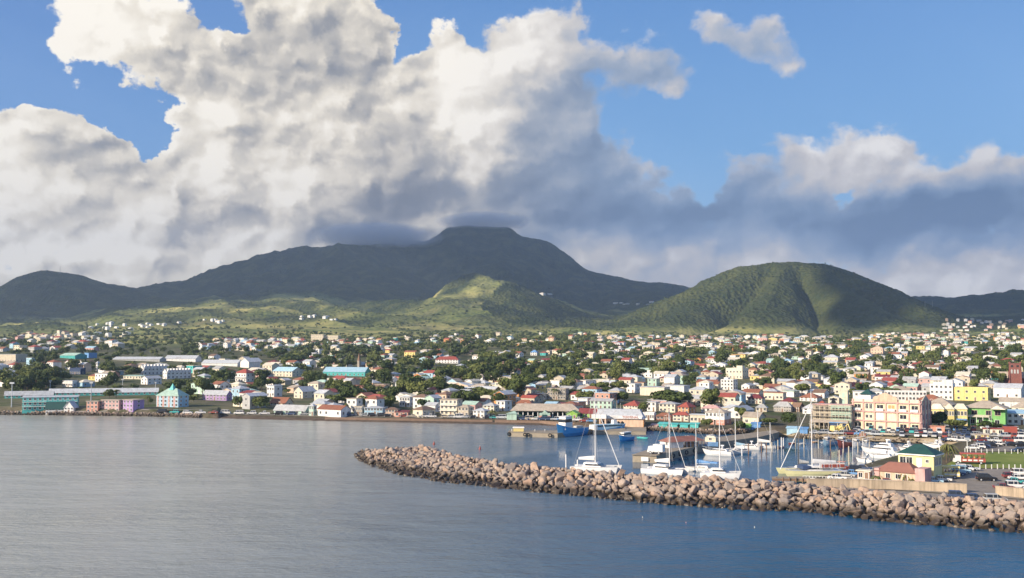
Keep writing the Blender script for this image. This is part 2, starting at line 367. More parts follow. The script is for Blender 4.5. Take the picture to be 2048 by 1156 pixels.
slope = np.where((PXg[:, :nn] > 440) & (PXg[:, :nn] < 1130), .11, .8)
zl = np.minimum(GZ[:, :nn], cd*slope-.02); GZ[:, :nn] = np.where(ins, zl, -np.minimum(4, .1+cd*.5))
# runway: a level strip on the far plain
LR = np.log(RR); AZ0, dAZ, dLR = AZ[0], AZ[1]-AZ[0], LR[1]-LR[0]
def zg(x, y):
    a = (math.degrees(math.atan2(x, y))-AZ0)/dAZ; r = (math.log(max(math.hypot(x, y), 170))-LR[0])/dLR
    a = min(max(a, 0), len(AZ)-1.001); r = min(max(r, 0), len(RR)-1.001); i, j = int(a), int(r); u, v = a-i, r-j
    return float((GZ[i, j]*(1-u)+GZ[i+1, j]*u)*(1-v)+(GZ[i, j+1]*(1-u)+GZ[i+1, j+1]*u)*v)
def at(px, py, rmin=230, lift=0.0):
    """the point of the ground that the photograph shows at (px, py)"""
    d = ray(px, py); h = math.hypot(d[0], d[1]); a = math.degrees(math.atan2(d[0], d[1]))
    i = int(min(max((a-AZ0)/dAZ, 0), len(AZ)-1)); zr = CAMH+RR*d[2]/h
    ok = (zr <= np.maximum(GZ[i], 0)+lift) & (RR >= rmin); j = int(np.argmax(ok)) if ok.any() else len(RR)-1
    r = RR[j]
    if j > 0:
        g0, g1 = zr[j-1]-max(GZ[i, j-1], 0), zr[j]-max(GZ[i, j], 0)
        if g0 > 0 >= g1: r = RR[j-1]+(RR[j]-RR[j-1])*g0/(g0-g1)
    x, y = r*d[0]/h, r*d[1]/h
    return Vector((x, y, max(zg(x, y), 0)))

def build_terrain():
    nA, nR = GX.shape; V = np.stack([GX.ravel(), GY.ravel(), GZ.ravel()], 1)
    i = np.arange(nA-1)[:, None]*nR+np.arange(nR-1)[None, :]; Fq = np.stack([i, i+nR, i+nR+1, i+1], -1).reshape(-1, 4)[:, ::-1]
    # land cover baked to the ground itself
    PYg = np.where(True, HOR, 0)-0; up_ = -GY*sP+(GZ-CAMH)*cP; dep = GY*cP+(GZ-CAMH)*sP; PYg = 578-F*up_/dep
    field = np.clip(.8+2.4*fbm(GX/260+2, GY/150, 4), 0, 1)*(1-wood)
    strip = np.clip(4*(pn(GX/420+4, (GY+.35*GX)/150)+.25), .15, 1)
    spur = np.clip(1-d2/520, 0, 1)
    town = np.clip((1650-R2)/250, 0, 1)
    dry = np.clip(2.2*fbm(GX/330+8, GY/170, 3)+.25, 0, 1)*(1-wood)
    dry = np.maximum(dry, np.clip(1.2-np.abs((PYg-(655-.055*(PXg-250)))/9), 0, 1)*((PXg > 330) & (PXg < 640) & (R2 > 2400) & (R2 < 3900)))
    sand = np.clip(1.25-cd/15, 0, 1) if False else None
    sd = np.zeros_like(GZ); sd[:, :nn] = np.where((PXg[:, :nn] > 430) & (PXg[:, :nn] < 1180), np.clip((11-cd)/3, 0, 1), np.clip((5-cd)/3, 0, 1)*.6)
    sd[:, :nn] = np.maximum(sd[:, :nn], np.where(R2[:, :nn] < 470, np.clip(.45+.8*fbm(GX[:, :nn]/14, GY[:, :nn]/14, 3), 0, .8), 0))
    me = np_mesh('ground', V, Fq, [terrain_mat()], smooth=True)
    hil = np.clip(1.25-dd/800, 0, 1)
    for nm, arr in (('hill', hil), ('wood', np.maximum(wood, .0)), ('field', np.maximum(field*strip, spur*.7*(1-wood*.6))), ('town', town), ('dry', dry), ('sand', sd)):
        at_ = me.attributes.new(nm, 'FLOAT', 'POINT'); at_.data.foreach_set('value', np.ascontiguousarray(arr, dtype=np.float32).ravel())
    tag(mesh_obj('hills_and_ground', me), 'green hills and mountains rising behind the waterfront town', 'terrain', kind='structure')
def terrain_mat():
    m = bpy.data.materials.new('ground'); m.use_nodes = True; t = NT(m.node_tree); b = t.n['Principled BSDF']
    def A(n): q = t.new('ShaderNodeAttribute'); q.attribute_name = n; return q.outputs['Fac']
    pos = t.new('ShaderNodeNewGeometry').outputs['Position']
    n1 = t.noise(pos, .012, 5.0, .6); n2 = t.noise(pos, .07, 4.0, .65); n3 = t.noise(pos, .5, 3.0, .6)
    scrub = t.mix(t.mr(n2, .42, .60), (.21, .24, .07), (.06, .09, .028))
    grass = t.mix(t.mr(n1, .35, .65), (.46, .40, .15), (.31, .32, .10))
    grass = t.mix(t.mr(n2, .56, .70, 0, .7), grass, (.055, .085, .028))
    c = t.mix(A('field'), scrub, grass)
    dryc = t.mix(t.mr(n2, .45, .6), (.235, .195, .10), (.13, .15, .055))
    c = t.mix(t.m('MULTIPLY', A('dry'), t.mr(n1, .4, .6)), c, dryc)
    forest = t.mix(t.mr(n2, .38, .62), (.042, .060, .020), (.016, .030, .012))
    forest = t.mix(t.mr(n1, .47, .62, 0, .75), forest, (.095, .105, .032))
    forest = t.mix(t.m('MULTIPLY', A('hill'), t.mr(n2, .40, .62)), forest, (.085, .095, .032))
    c = t.mix(A('wood'), c, forest)
    tn = t.mix(t.mr(n2, .45, .58), (.15, .14, .095), (.06, .09, .03))
    tn = t.mix(t.mr(n3, .40, .62, 0, .5), tn, (.09, .085, .06))
    c = t.mix(t.m('MULTIPLY', A('town'), .9), c, tn)
    sand = t.mix(t.mr(n3, .4, .6), (.15, .115, .085), (.10, .075, .055))
    c = t.mix(A('sand'), c, sand)
    t.l.new(c, b.inputs['Base Color']); b.inputs['Roughness'].default_value = .95; b.inputs['Specular IOR Level'].default_value = .1
    bp = t.new('ShaderNodeBump'); bp.inputs['Strength'].default_value = .9; bp.inputs['Distance'].default_value = 7.0
    h = t.m('MULTIPLY', t.vor(pos, .085), t.m('MULTIPLY_ADD', A('wood'), .8, .2)); t.l.new(h, bp.inputs['Height']); t.l.new(bp.outputs[0], b.inputs['Normal'])
    return m
build_terrain()

# ------------------------------------------------------------ sea
def build_sea():
    m = bpy.data.materials.new('sea_water'); m.use_nodes = True; t = NT(m.node_tree); b = t.n['Principled BSDF']
    pos = t.new('ShaderNodeNewGeometry').outputs['Position']; X, Y, Z = t.sep(pos)
    # the basin behind the breakwater lies calm
    q = t.v('MULTIPLY_ADD', pos, (1/75., 1/62., 0), (-62/75., -292/62., 0)); calm = t.mr(t.v('LENGTH', q), .80, 1.25, 1, 0, True)
    wind = t.noise(t.v('MULTIPLY', pos, (1, 1.9, 1)), .010, 3.0, .55)
    gust = t.mr(wind, .36, .64, .45, 1.35)
    w1 = t.noise(t.v('MULTIPLY', pos, (.55, 1, 1)), .95, 3.0, .62); w2 = t.noise(t.v('MULTIPLY', pos, (.5, 1, 1)), .16, 2.0, .5); w3 = t.noise(pos, 3.2, 2.0, .5)
    h = t.m('ADD', t.m('MULTIPLY', w1, .42), t.m('ADD', t.m('MULTIPLY', w2, 1.0), t.m('MULTIPLY', w3, .06)))
    h = t.m('MULTIPLY', h, t.m('MULTIPLY', gust, t.mr(calm, 0, 1, 1, .07)))
    bp = t.new('ShaderNodeBump'); bp.inputs['Strength'].default_value = 1.0; bp.inputs['Distance'].default_value = .8
    t.l.new(h, bp.inputs['Height']); t.l.new(bp.outputs[0], b.inputs['Normal'])
    deep = t.mix(t.mr(t.m('SUBTRACT', X, t.m('MULTIPLY', Y, .02)), -110.0, 50.0, 0, 1, True), (.40, .40, .345), (.006, .080, .165))  # pale sky sheen of the left-hand water is painted into the base colour
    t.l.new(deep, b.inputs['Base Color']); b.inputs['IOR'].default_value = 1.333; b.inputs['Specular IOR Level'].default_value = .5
    t.l.new(t.mr(calm, 0, 1, .19, .06), b.inputs['Roughness'])
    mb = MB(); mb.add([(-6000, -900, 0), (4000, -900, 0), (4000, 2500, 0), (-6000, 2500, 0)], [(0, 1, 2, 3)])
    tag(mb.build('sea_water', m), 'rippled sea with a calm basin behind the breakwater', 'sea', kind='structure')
build_sea()
# ------------------------------------------------------------ building kit
COL = dict(azure=(.09,.37,.70),pale_yellow=(.80,.74,.40),warm_cream=(.80,.69,.49),salmon_pale=(.72,.44,.36),white=(.80,.78,.75), cream=(.72,.65,.51), peach=(.70,.50,.36), yellow=(.74,.60,.24), pink=(.62,.38,.35), salmon=(.62,.30,.22), mint=(.44,.60,.50), teal=(.08,.42,.40),
 turquoise=(.10,.48,.46), blue=(.16,.34,.62), sky=(.40,.60,.72), purple=(.42,.28,.52), grey=(.46,.46,.45), stone=(.36,.32,.27), brown=(.24,.15,.10), lime=(.30,.52,.10), green=(.20,.45,.15),
 orange=(.68,.32,.12), beige=(.56,.49,.38), red=(.36,.09,.065), tan=(.45,.38,.30), brick=(.30,.13,.09), navy=(.05,.08,.16), black=(.02,.02,.022), darkgreen=(.025,.085,.075), rust=(.32,.13,.075), maroon=(.20,.045,.045), silver=(.52,.54,.56), concrete=(.42,.38,.31), asphalt=(.07,.07,.07))
def W(c): return mat('wall_'+c, COL[c], .85, var=.16, streak=.32)
def RF(c): return mat('roof_'+c, COL[c], .55 if c not in ('tan', 'beige') else .8, var=.22, streak=.2, kind='metal_roof' if c in ('silver', 'grey', 'tan', 'rust') else None)
def P(c, rough=.45): return mat('paint_'+c, COL[c], rough, var=.06)
def glass_mat():
    if 'glass' in MATS: return MATS['glass']
    m = mat('glass', (.025, .03, .038), .12, var=.3, spec=.6); return m
GL = glass_mat()
_wins = {}
def win_mesh(w=1.1, h=1.25, frame='white', kind=0):
    key = (round(w, 1), round(h, 1), frame, kind)
    if key in _wins: return _wins[key]
    b = MB(); w, h = key[0], key[1]; f = .09
    b.box(-w/2, w/2, -.02, .06, 0, h, 1)
    b.box(-w/2-f, -w/2, -.06, .06, -f, h+f); b.box(w/2, w/2+f, -.06, .06, -f, h+f); b.box(-w/2, w/2, -.06, .06, h, h+f); b.box(-w/2-.04, w/2+.04, -.14, .06, -f-.05, -.001)
    b.box(-.03, .03, -.045, .05, 0, h)
    _wins[key] = b.mesh('window', [P(frame), GL]); return _wins[key]
_doors = {}
def door_mesh(c):
    if c not in _doors:
        b = MB(); b.box(-.45, .45, -.03, .06, 0, 2.05, 0); b.box(-.55, -.45, -.06, .06, 0, 2.15, 1); b.box(.45, .55, -.06, .06, 0, 2.15, 1); b.box(-.45, .45, -.06, .06, 2.05, 2.15, 1)
        _doors[c] = b.mesh('door', [P(c), P('white')])
    return _doors[c]
def put(name, me, parent, loc, rz=0.0):
    o = bpy.data.objects.new(name, me); C.objects.link(o); o.parent = parent; o.location = loc; o.rotation_euler = (0, 0, rz); return o
def roof_shapes(kind, w, d, h, rh, oh=.35):
    """(roof MB, extra wall MB) on a box w x d whose walls end at h"""
    r = MB(); g = MB(); x, y = w/2, d/2; X, Y = x+oh, y+oh; t = .14
    if kind == 'flat':
        r.box(-x+.2, x-.2, -y+.2, y-.2, h-.5, h-.28); 
    elif kind == 'slab':
        r.box(-X, X, -Y, Y, h+.002, h+.28)
    elif kind == 'gx':      # ridge along x, gables left and right
        s = rh/y; r.prism([(-Y, h-oh*s), (0, h+rh), (Y, h-oh*s), (Y, h-oh*s+t), (0, h+rh+t), (-Y, h-oh*s+t)], -X, X)
        r.v = [(v[1], v[0], v[2]) for v in r.v]; r.f = [f[::-1] for f in r.f]
        for sx in (-1, 1): g.add([(sx*x, -y, h), (sx*x, y, h), (sx*x, 0, h+rh-.01)], [(0, 1, 2) if sx > 0 else (0, 2, 1)])
    elif kind == 'gy':      # ridge along y, gable to the front
        s = rh/x; r.prism([(-X, h-oh*s), (0, h+rh), (X, h-oh*s), (X, h-oh*s+t), (0, h+rh+t), (-X, h-oh*s+t)], -Y, Y)
        for sy in (-1, 1): g.add([(-x, sy*y, h), (x, sy*y, h), (0, sy*y, h+rh-.01)], [(0, 1, 2) if sy < 0 else (0, 2, 1)])
    elif kind in ('hip', 'pyr'):
        z0 = h-.05
        if kind == 'pyr': a = b_ = .02
        elif w >= d: a, b_ = max(x-y, .02), .02
        else: a, b_ = .02, max(y-x, .02)
        r.frus(-X, X, -Y, Y, z0, -a, a, -b_, b_, h+rh); r.box(-X, X, -Y, Y, z0-.12, z0-.002)
    elif kind == 'shed':
        r.prism([(-Y, h-.02), (Y, h+rh), (Y, h+rh+t), (-Y, h+t-.02)], -X, X); r.v = [(v[1], v[0], v[2]) for v in r.v]; r.f = [f[::-1] for f in r.f]
        g.prism([(-y, h), (y, h), (y, h+rh*.93)], -x, x); g.v = [(v[1], v[0], v[2]) for v in g.v]; g.f = [f[::-1] for f in g.f]
    return r, g
_bm = {}
def house_meshes(w, d, h, kind, rh, wall, roof):
    key = (w, d, h, kind, rh, wall, roof)
    if key in _bm: return _bm[key]
    wb = MB(); x, y = w/2, d/2; top = h+(.002 if kind != 'flat' else 0)
    if kind == 'flat':
        wb.box(-x, x, -y, y, -1.2, h-.501); p = .18
        for a in ((-x, x, -y, -y+p), (-x, x, y-p, y), (-x, -x+p, -y+p, y-p), (x-p, x, -y+p, y-p)): wb.box(*a, h-.5, h+.25)
    else: wb.box(-x, x, -y, y, -1.2, h)
    r, g = roof_shapes(kind, w, d, h, rh); wb.add(g.v, g.f)
    _bm[key] = (wb.mesh('wall', W(wall)), r.mesh('roof', RF(roof))); return _bm[key]
LAND = []        # landmarks for the labels: (phrase, px, py, radius px)
FOOT = []        # footprints already taken: (x, y, radius)
def fenestrate(root, w, d, h, storeys, cols=None, sides='flr', frame='white', dcol='brown', ww=1.1, wh=1.25, door=True, base=0.9):
    sh = h/storeys; n = cols or max(1, int(w/3.0)); m = max(1, int(d/3.4)); dm = n//2 if door else -1
    for s in range(storeys):
        z = s*sh+min(base, sh*.36)
        if 'f' in sides:
            for i in range(n):
                x = -w/2+w*(i+.5)/n
                if s == 0 and i == dm: put('door', door_mesh(dcol), root, (x, -d/2, 0)); continue
                put('window', win_mesh(min(ww, w/n*.6), min(wh, sh*.5), frame), root, (x, -d/2, z))
        for side, sg in (('l', -1), ('r', 1)):
            if side in sides:
                for i in range(m):
                    y = -d/2+d*(i+.5)/m
                    put('window', win_mesh(min(ww, d/m*.6), min(wh, sh*.5), frame), root, (sg*w/2, y, z), sg*math.pi/2)
def solve(x0, x1, yt, yb, b, k, ef=1.0):
    """size and place of a block from its outline in the photograph"""
    xm = (x0+x1)/2; p = at(xm, yb); dep = project(p)[2]; s = F/dep
    a = math.degrees(math.atan2(p.x, p.y)); ph = R(b-a); w = (x1-x0)/s/(abs(math.cos(ph))+k*abs(math.sin(ph))); d = k*w
    vd = Vector((p.x, p.y, 0)).normalized(); off = (w*abs(math.sin(ph))+d*abs(math.cos(ph)))/2
    c = p+vd*off; c.z = p.z if off > 12 else min(p.z, zg(c.x, c.y)); return c, w, d, (yb-yt)/s
def block(name, label, cat, x0, x1, yt, yb, b=36, k=.8, roof='gx', wall='white', rcol='silver', st=1, ef=.65, cols=None, group=None, sides='flr', wins=True, land=None, **kw):
    c, w, d, ht = solve(x0, x1, yt, yb, b, k); w, d, ht = round(w, 1), round(d, 1), round(ht, 1)
    if roof in ('flat', 'slab'): h, rh = ht, 0
    else:
        h = round(ht*ef, 1); rh = round((ht-h), 1)
    r = empty(name, c, R(-b), label, cat, group)
    wm, rm = house_meshes(w, d, h, roof, rh, wall, rcol)
    put('wall', wm, r, (0, 0, 0)); put('roof', rm, r, (0, 0, 0))
    if wins: fenestrate(r, w, d, h, st, cols, sides, **kw)
    FOOT.append((c.x, c.y, math.hypot(w, d)/2)); 
    if land: LAND.append((land, (x0+x1)/2, (yt+yb)/2, yb))
    META[(r.name, 'px')] = (x0+x1)/2.0
    return r, w, d, h, rh, c
BL = [
 # name, label, category, x0, x1, top, base, facing, depth, roof, wall, roof colour, storeys, eave share, extras
 ('school_building','long three-storey turquoise building on the shore under the floodlights','school building',50,153,793,822,-16,.16,'shed','turquoise','silver',3,.93,dict(cols=11,land='the long turquoise building')),
 ('shore_hall','white hall with dark green roof and arched gable in front of turquoise building','hall',93,131,804,827,-10,.5,'gx','white','darkgreen',2,.45,dict(cols=6)),
 ('gabled_house','white gable-fronted house attached beside the green-roofed shore hall','house',129,155,803,827,8,.8,'gy','white','silver',2,.5,dict(cols=3,land='the white gabled shore house')),
 ('apartment_block','salmon three-storey apartment block nearest the turquoise building','apartment block',174,203,803,826,10,.6,'slab','salmon','tan',3,1,dict(cols=3,land='the salmon flats')),
 ('apartment_block','pinkish brown apartment block between the salmon one and the mauve one','apartment block',204,247,802,825,16,.4,'slab','pink','tan',3,1,dict(cols=5)),
 ('apartment_block','mauve apartment block at the end of the row of shoreline flats','apartment block',247,287,801,825,30,.9,'slab','purple','tan',3,1,dict(cols=3,land='the mauve flats')),
 ('school_wing','low turquoise school wing with long pale roof beside the floodlight mast','school building',14,104,783,797,-14,.12,'gx','teal','silver',1,.5,dict(cols=10,sides='f')),
 ('school_wing','longest low turquoise wing with pale roof reaching to the domed block','school building',106,312,778,792,-12,.06,'gx','teal','silver',1,.5,dict(cols=20,sides='f')),
 ('college_block','blue and pink block crowned by a tall turquoise pyramid roof','apartment block',314,376,778,815,20,.6,'hip','sky','mint',3,.62,dict(cols=6,land='the pyramid-roofed block')),
 ('warehouse','teal warehouse with pale teal roof on the upper left slope','warehouse',122,172,706,718,25,.7,'gx','teal','mint',1,.6,dict(wins=False)),
 ('warehouse','deep blue warehouse adjoining the pale teal warehouse','warehouse',170,193,706,716,35,1.3,'slab','blue','blue',1,1,dict(wins=False,land='the blue warehouse')),
 ('warehouse','long white-roofed factory shed above the rows of white terraces','warehouse',228,330,714,723,10,.25,'gx','grey','silver',1,.5,dict(wins=False)),
 ('warehouse','wide white factory shed with clustered ridges left of the big white hall','warehouse',330,402,711,724,12,.35,'gx','white','silver',1,.5,dict(wins=False,land='the factory sheds')),
 ('warehouse','tan flat factory block at the far left end of town','warehouse',0,52,709,724,28,.5,'slab','beige','silver',1,1,dict(cols=6,land='the tan factory')),
 ('warehouse','grey-roofed long warehouse joining the big white hall','warehouse',404,486,720,733,14,.3,'gx','white','silver',1,.5,dict(wins=False)),
 ('big_hall','big white steel hall with curved pale roof and lit left wall','sports hall',481,524,716,736,38,1.2,'gy','white','silver',1,.62,dict(wins=False,land='the big white hall')),
 ('terrace_row','white terrace with saw-tooth dark gables farther from the shore','terraced houses',281,332,729,750,42,3.2,'gy','white','grey',2,.7,dict(cols=2)),
 ('terrace_row','white terrace with saw-tooth gables nearest to the shore trees','terraced houses',327,381,737,758,42,3.4,'gy','white','grey',2,.7,dict(cols=2,land='the white terraces')),
 ('house','boxy white two-storey house standing alone among trees below the terraces','house',283,322,752,769,34,1.6,'gy','white','silver',2,.7,dict(cols=2,land='the boxy white house')),
 ('house','long white arcaded house with flat top in dark trees','house',126,153,762,774,20,.5,'slab','white','silver',1,1,dict(cols=6,land='the arcaded white house')),
 ('house','dark blue house with a row of small white windows','house',140,170,736,749,20,.5,'shed','navy','navy',1,.9,dict(cols=5,land='the dark blue house')),
 ('church_tower','slim white bell tower with round top on the left hillside','tower',192,199,722,742,30,1,'pyr','white','silver',3,.8,dict(cols=1,land='the slim white tower')),
 ('house','green-roofed long cream house beside the slim white tower','house',248,290,751,759,20,.3,'shed','cream','mint',1,.8,dict(cols=6)),
 ('purple_building','purple two-storey building with pale corrugated roof','shop building',406,463,782,802,22,.3,'gx','purple','silver',2,.6,dict(cols=7,land='the purple building')),
 ('house','white villa with red roof and verandas near the purple building','villa',471,509,738,764,30,.8,'hip','white','red',2,.7,dict(cols=4,land='the white villa with red roof')),
 ('house','white flat-topped two-storey house with blue shaded side among dark trees','house',534,564,772,794,35,1,'slab','white','silver',2,1,dict(cols=3,land='the flat white house')),
 ('brick_hall','rust red roofed hall with arched end behind the shore shed','hall',540,586,796,812,28,.6,'gx','cream','rust',1,.35,dict(cols=4,land='the rust-roofed hall')),
 ('market_shed','green and cream shed with slate roof and square lantern tower on the beach road','shed',548,622,812,832,18,.35,'gx','mint','grey',1,.5,dict(cols=6,land='the green beach shed')),
 ('lookout_tower','square pale green tower rising from the beach shed','tower',618,633,808,832,25,1,'pyr','mint','silver',2,.85,dict(cols=2)),
 ('warehouse','long low hall with turquoise walls and pale blue roof beside the stone spire','school building',646,742,735,753,18,.3,'gx','turquoise','sky',1,.5,dict(cols=10,land='the turquoise hall')),
 ('school_building','cream hall with curved pale blue roof next to the turquoise hall','school building',546,605,735,754,30,.6,'gx','cream','sky',2,.6,dict(cols=6)),
 ('house','cream gabled house with tall end wall above the rust-roofed hall','house',588,632,774,797,38,1.3,'gy','cream','silver',2,.6,dict(cols=2,land='the tall cream gable')),
 ('shop_building','grey and cream two-storey shop with dark windows on the beach front','shop',708,728,814,832,8,.8,'flat','beige','silver',2,1,dict(cols=5,land='the grey beach shop')),
 ('shop_building','light blue two-storey shop with white trim on the beach front','shop',729,771,813,832,8,.6,'hip','sky','silver',2,.85,dict(cols=6,land='the light blue beach shop')),
 ('shop_building','ochre two-storey shop with brown roof between blue and coral shops','shop',771,800,815,834,10,.7,'hip','peach','brown',2,.8,dict(cols=4)),
 ('shop_building','low coral pink shop with maroon roof at the beach','shop',790,820,822,835,10,.6,'shed','salmon','maroon',1,.8,dict(cols=3,land='the coral beach shop')),
 ('house','big white house with pale flat roof behind the coral shop','house',799,829,795,814,26,.8,'slab','white','silver',2,1,dict(cols=4,land='the big white beach house')),
 ('house','pale blue and white cottage with hip roof at the beach road','house',946,980,817,836,28,.9,'hip','white','silver',2,.75,dict(cols=3,land='the white beach cottage')),
 ('house','white two-storey house with dark side windows behind the beach cottage','house',993,1024,803,822,40,1,'slab','white','silver',2,1,dict(cols=2)),
 ('house','cream two-storey house adjoining the white one near the market','house',967,998,806,824,30,.8,'hip','cream','grey',2,.7,dict(cols=3)),
 ('guesthouse','tan three-storey guesthouse with stepped balconies over the beach','guest house',880,925,800,832,25,.6,'slab','cream','tan',3,1,dict(cols=4,land='the tan guesthouse')),
 ('shop_building','narrow tan shop with stepped roofs beside the tan guesthouse','shop',916,948,810,834,32,.8,'hip','beige','tan',2,.8,dict(cols=3)),
 ('brick_building','low building with rust brown hip roof behind the market roof','house',1032,1068,800,814,20,.5,'hip','stone','rust',1,.5,dict(cols=4,land='the rust hip roof')),
 ('stone_building','weathered three-storey stone building among big trees above the market','town house',1095,1138,778,800,24,.5,'slab','stone','tan',3,1,dict(cols=7,land='the weathered stone building')),
 ('lime_hall','bright lime green gabled hall facing the harbour','hall',1133,1160,822,840,16,1.2,'gy','lime','lime',1,.7,dict(cols=2,land='the lime gabled hall')),
 ('lime_wing','lime green wing with maroon roof joining the gabled hall','hall',1158,1200,818,838,24,.4,'gx','lime','maroon',1,.6,dict(cols=4)),
 ('mint_building','mint green two-storey building with grey roof behind the lime wing','town house',1180,1232,798,820,28,.5,'gx','mint','grey',2,.8,dict(cols=5,land='the mint building')),
 ('house','cream house with bright red hip roof beside the terminal','town house',1247,1292,802,823,36,1.1,'hip','cream','red',2,.55,dict(cols=5,land='the cream house with bright red roof')),
 ('house','white boxed house with small blue windows behind the harbour shops','house',1294,1320,805,823,34,1,'slab','white','silver',2,1,dict(cols=2)),
 ('house','cream three-window house with grey hip roof above the harbour shops','house',1318,1362,804,825,34,.8,'hip','cream','grey',2,.8,dict(cols=4)),
 ('house','orange-walled house with big red hip roof above the harbour','town house',1356,1392,805,828,40,1.2,'hip','orange','red',2,.6,dict(cols=3,land='the orange house with red roof')),
 ('shop_building','white harbour shop with a row of tall dark windows','shop',1286,1312,826,840,22,.7,'flat','white','silver',1,1,dict(cols=5,land='the white harbour shop')),
 ('shop_building','brick red harbour shop with yellow awning','shop',1313,1346,826,841,22,.6,'hip','brick','rust',1,.6,dict(cols=4)),
 ('shop_building','cream harbour shop under a red roof beside the brick red one','shop',1346,1382,824,843,26,.6,'hip','cream','red',2,.7,dict(cols=4)),
 ('shop_building','low cream harbour shop with flat silver roof','shop',1380,1416,830,846,28,.6,'slab','cream','silver',1,1,dict(cols=4)),
 ('customs_house','white over red two-storey building with hip roof by the harbour shrubs','warehouse',1411,1462,818,850,36,.8,'hip','white','tan',2,.78,dict(cols=5,land='the white and red harbour building')),
 ('house','white house with long pink roof behind the customs house','house',1403,1446,811,826,30,.6,'hip','white','pink',1,.6,dict(cols=4)),
 ('house','pale building with maroon roof and orange gable in the town centre','town house',1496,1530,789,808,32,.7,'hip','cream','maroon',2,.6,dict(cols=4)),
 ('house','long cream building with thin red eaves right of the maroon roof','town house',1529,1572,786,800,34,.5,'slab','cream','rust',1,1,dict(cols=5)),
 ('bank_building','bright white three-storey building with stepped parapet','bank',1442,1475,760,780,36,.8,'flat','white','silver',3,1,dict(cols=4,land='the bright white stepped building')),
 ('town_hall','cream block with turret above the white stepped building','town house',1452,1497,737,758,38,.8,'flat','cream','silver',2,1,dict(cols=5,land='the cream block with turret')),
 ('house','white long building with grey shaded side in the town centre','town house',1483,1510,767,780,40,1.4,'gy','white','silver',1,.7,dict(cols=2)),
 ('house','cream wide flat building above the domed dark tree','warehouse',1280,1340,775,792,30,.6,'slab','cream','silver',1,1,dict(cols=4,sides='l')),
 ('house','long white flat building behind the domed dark tree','warehouse',1330,1380,772,790,34,.7,'slab','white','silver',1,1,dict(wins=False,land='the long white flat building')),
 ('house','white house with narrow tall front and blue side by the mast','house',1253,1282,768,786,42,1,'slab','white','silver',2,1,dict(cols=2)),
 ('house','pale green flat house with long roof over the harbour trees','house',1295,1320,758,772,30,1,'slab','mint','silver',2,1,dict(cols=2)),
 ('grey_house','stone building with grey hip roof and a row of small windows','warehouse',1548,1586,804,824,30,.5,'hip','stone','grey',2,.55,dict(cols=7,land='the stone building with small windows')),
 ('grey_house','smaller stone house with grey roof beside the larger one','house',1512,1536,808,824,26,.7,'hip','beige','grey',1,.55,dict(cols=3)),
 ('house','brown stone gable house right of the stone building','house',1584,1607,806,824,44,1,'gx','brown','brown',2,.6,dict(cols=2)),
 ('house','white house with bright red roof at foot of cream tower','house',1634,1655,802,822,34,.8,'hip','yellow','red',2,.6,dict(cols=2)),
 ('house','white hip-roofed house hidden by the tall white mast','house',1606,1636,809,828,34,.8,'hip','white','silver',2,.6,dict(cols=2)),
 ('house','long yellow house with deep red roof left of the tall mast','house',1600,1644,787,803,38,.8,'hip','white','rust',2,.5,dict(cols=4)),
 ('house','maroon-roofed house above the stone houses','house',1562,1596,796,812,38,.9,'hip','yellow','maroon',2,.55,dict(cols=2)),
 ('white_block','bright white three-storey block with lettering and stepped top','office building',1862,1909,769,800,34,.6,'flat','white','silver',3,1,dict(cols=5,land='the white lettered block')),
 ('office_building','yellow office building with blue end and flat roof','office building',1912,1979,776,802,36,.5,'flat','yellow','blue',2,1,dict(cols=4,land='the yellow and blue office')),
 ('long_building','long white-grey arcaded building behind the pink one','office building',1770,1850,783,802,20,.3,'flat','white','silver',2,1,dict(cols=12)),
 ('house','white cottage with dark green pyramid roof behind the pink building','house',1725,1757,794,814,34,1,'hip','white','darkgreen',1,.55,dict(cols=2)),
 ('house','long building with orange-red roof above the yellow row','town house',1836,1888,790,806,36,.8,'hip','white','rust',1,.4,dict(cols=4)),
 ('house','wide tan hip roof behind the yellow row','warehouse',1850,1912,797,818,36,.9,'hip','beige','tan',1,.4,dict(wins=False)),
 ('warehouse','white gabled hall at the right end of town','hall',1990,2048,768,796,38,.8,'gx','white','silver',1,.7,dict(cols=3,land='the white gabled hall')),
 ('shop_building','blue-roofed long shop with white arcade at the right edge','shop',2004,2070,822,850,24,.6,'shed','white','sky',2,.8,dict(cols=6,land='the blue-roofed arcade')),
 ('house','tan hip roof beyond the blue-roofed arcade','house',2026,2070,803,826,36,1,'hip','cream','tan',1,.5,dict(cols=2)),
 ('unfinished_block','bare concrete block of unfinished flats on the lower slope','unfinished flats',622,651,669,681,22,.3,'flat','beige','tan',3,1,dict(cols=6,land='the unfinished concrete flats')),
 ('unfinished_block','lower pale block of unfinished flats on the lower slope','unfinished flats',651,681,671,681,22,.3,'flat','beige','tan',2,1,dict(cols=6)),
 ('official_house','long white house with red roof and small central gable','villa',871,920,713,727,12,.3,'hip','white','red',2,.55,dict(cols=8,land='the long white red-roofed house')),
 ('house','white and blue house with pyramid roof on mid slope','house',1061,1077,700,711,20,.8,'hip','white','blue',2,.6,dict(cols=3,land='the blue-roofed house')),
 ('house','large orange villa with arches beside the airfield','villa',1742,1768,693,708,30,.7,'hip','peach','peach',2,.7,dict(cols=4,land='the orange villa')),
 ('bungalow','long low cream bungalow on the grassy terrace','bungalow',1648,1680,709,723,30,.8,'hip','cream','silver',1,.6,dict(cols=3)),
]
BREF = {}
for q in BL:
    n, lab, cat, x0, x1, yt, yb, b, k, rf, wl, rc, st, ef, kw = q
    BREF[lab] = block(n, lab, cat, x0, x1, yt, yb, b, k, rf, wl, rc, st, ef, **kw)

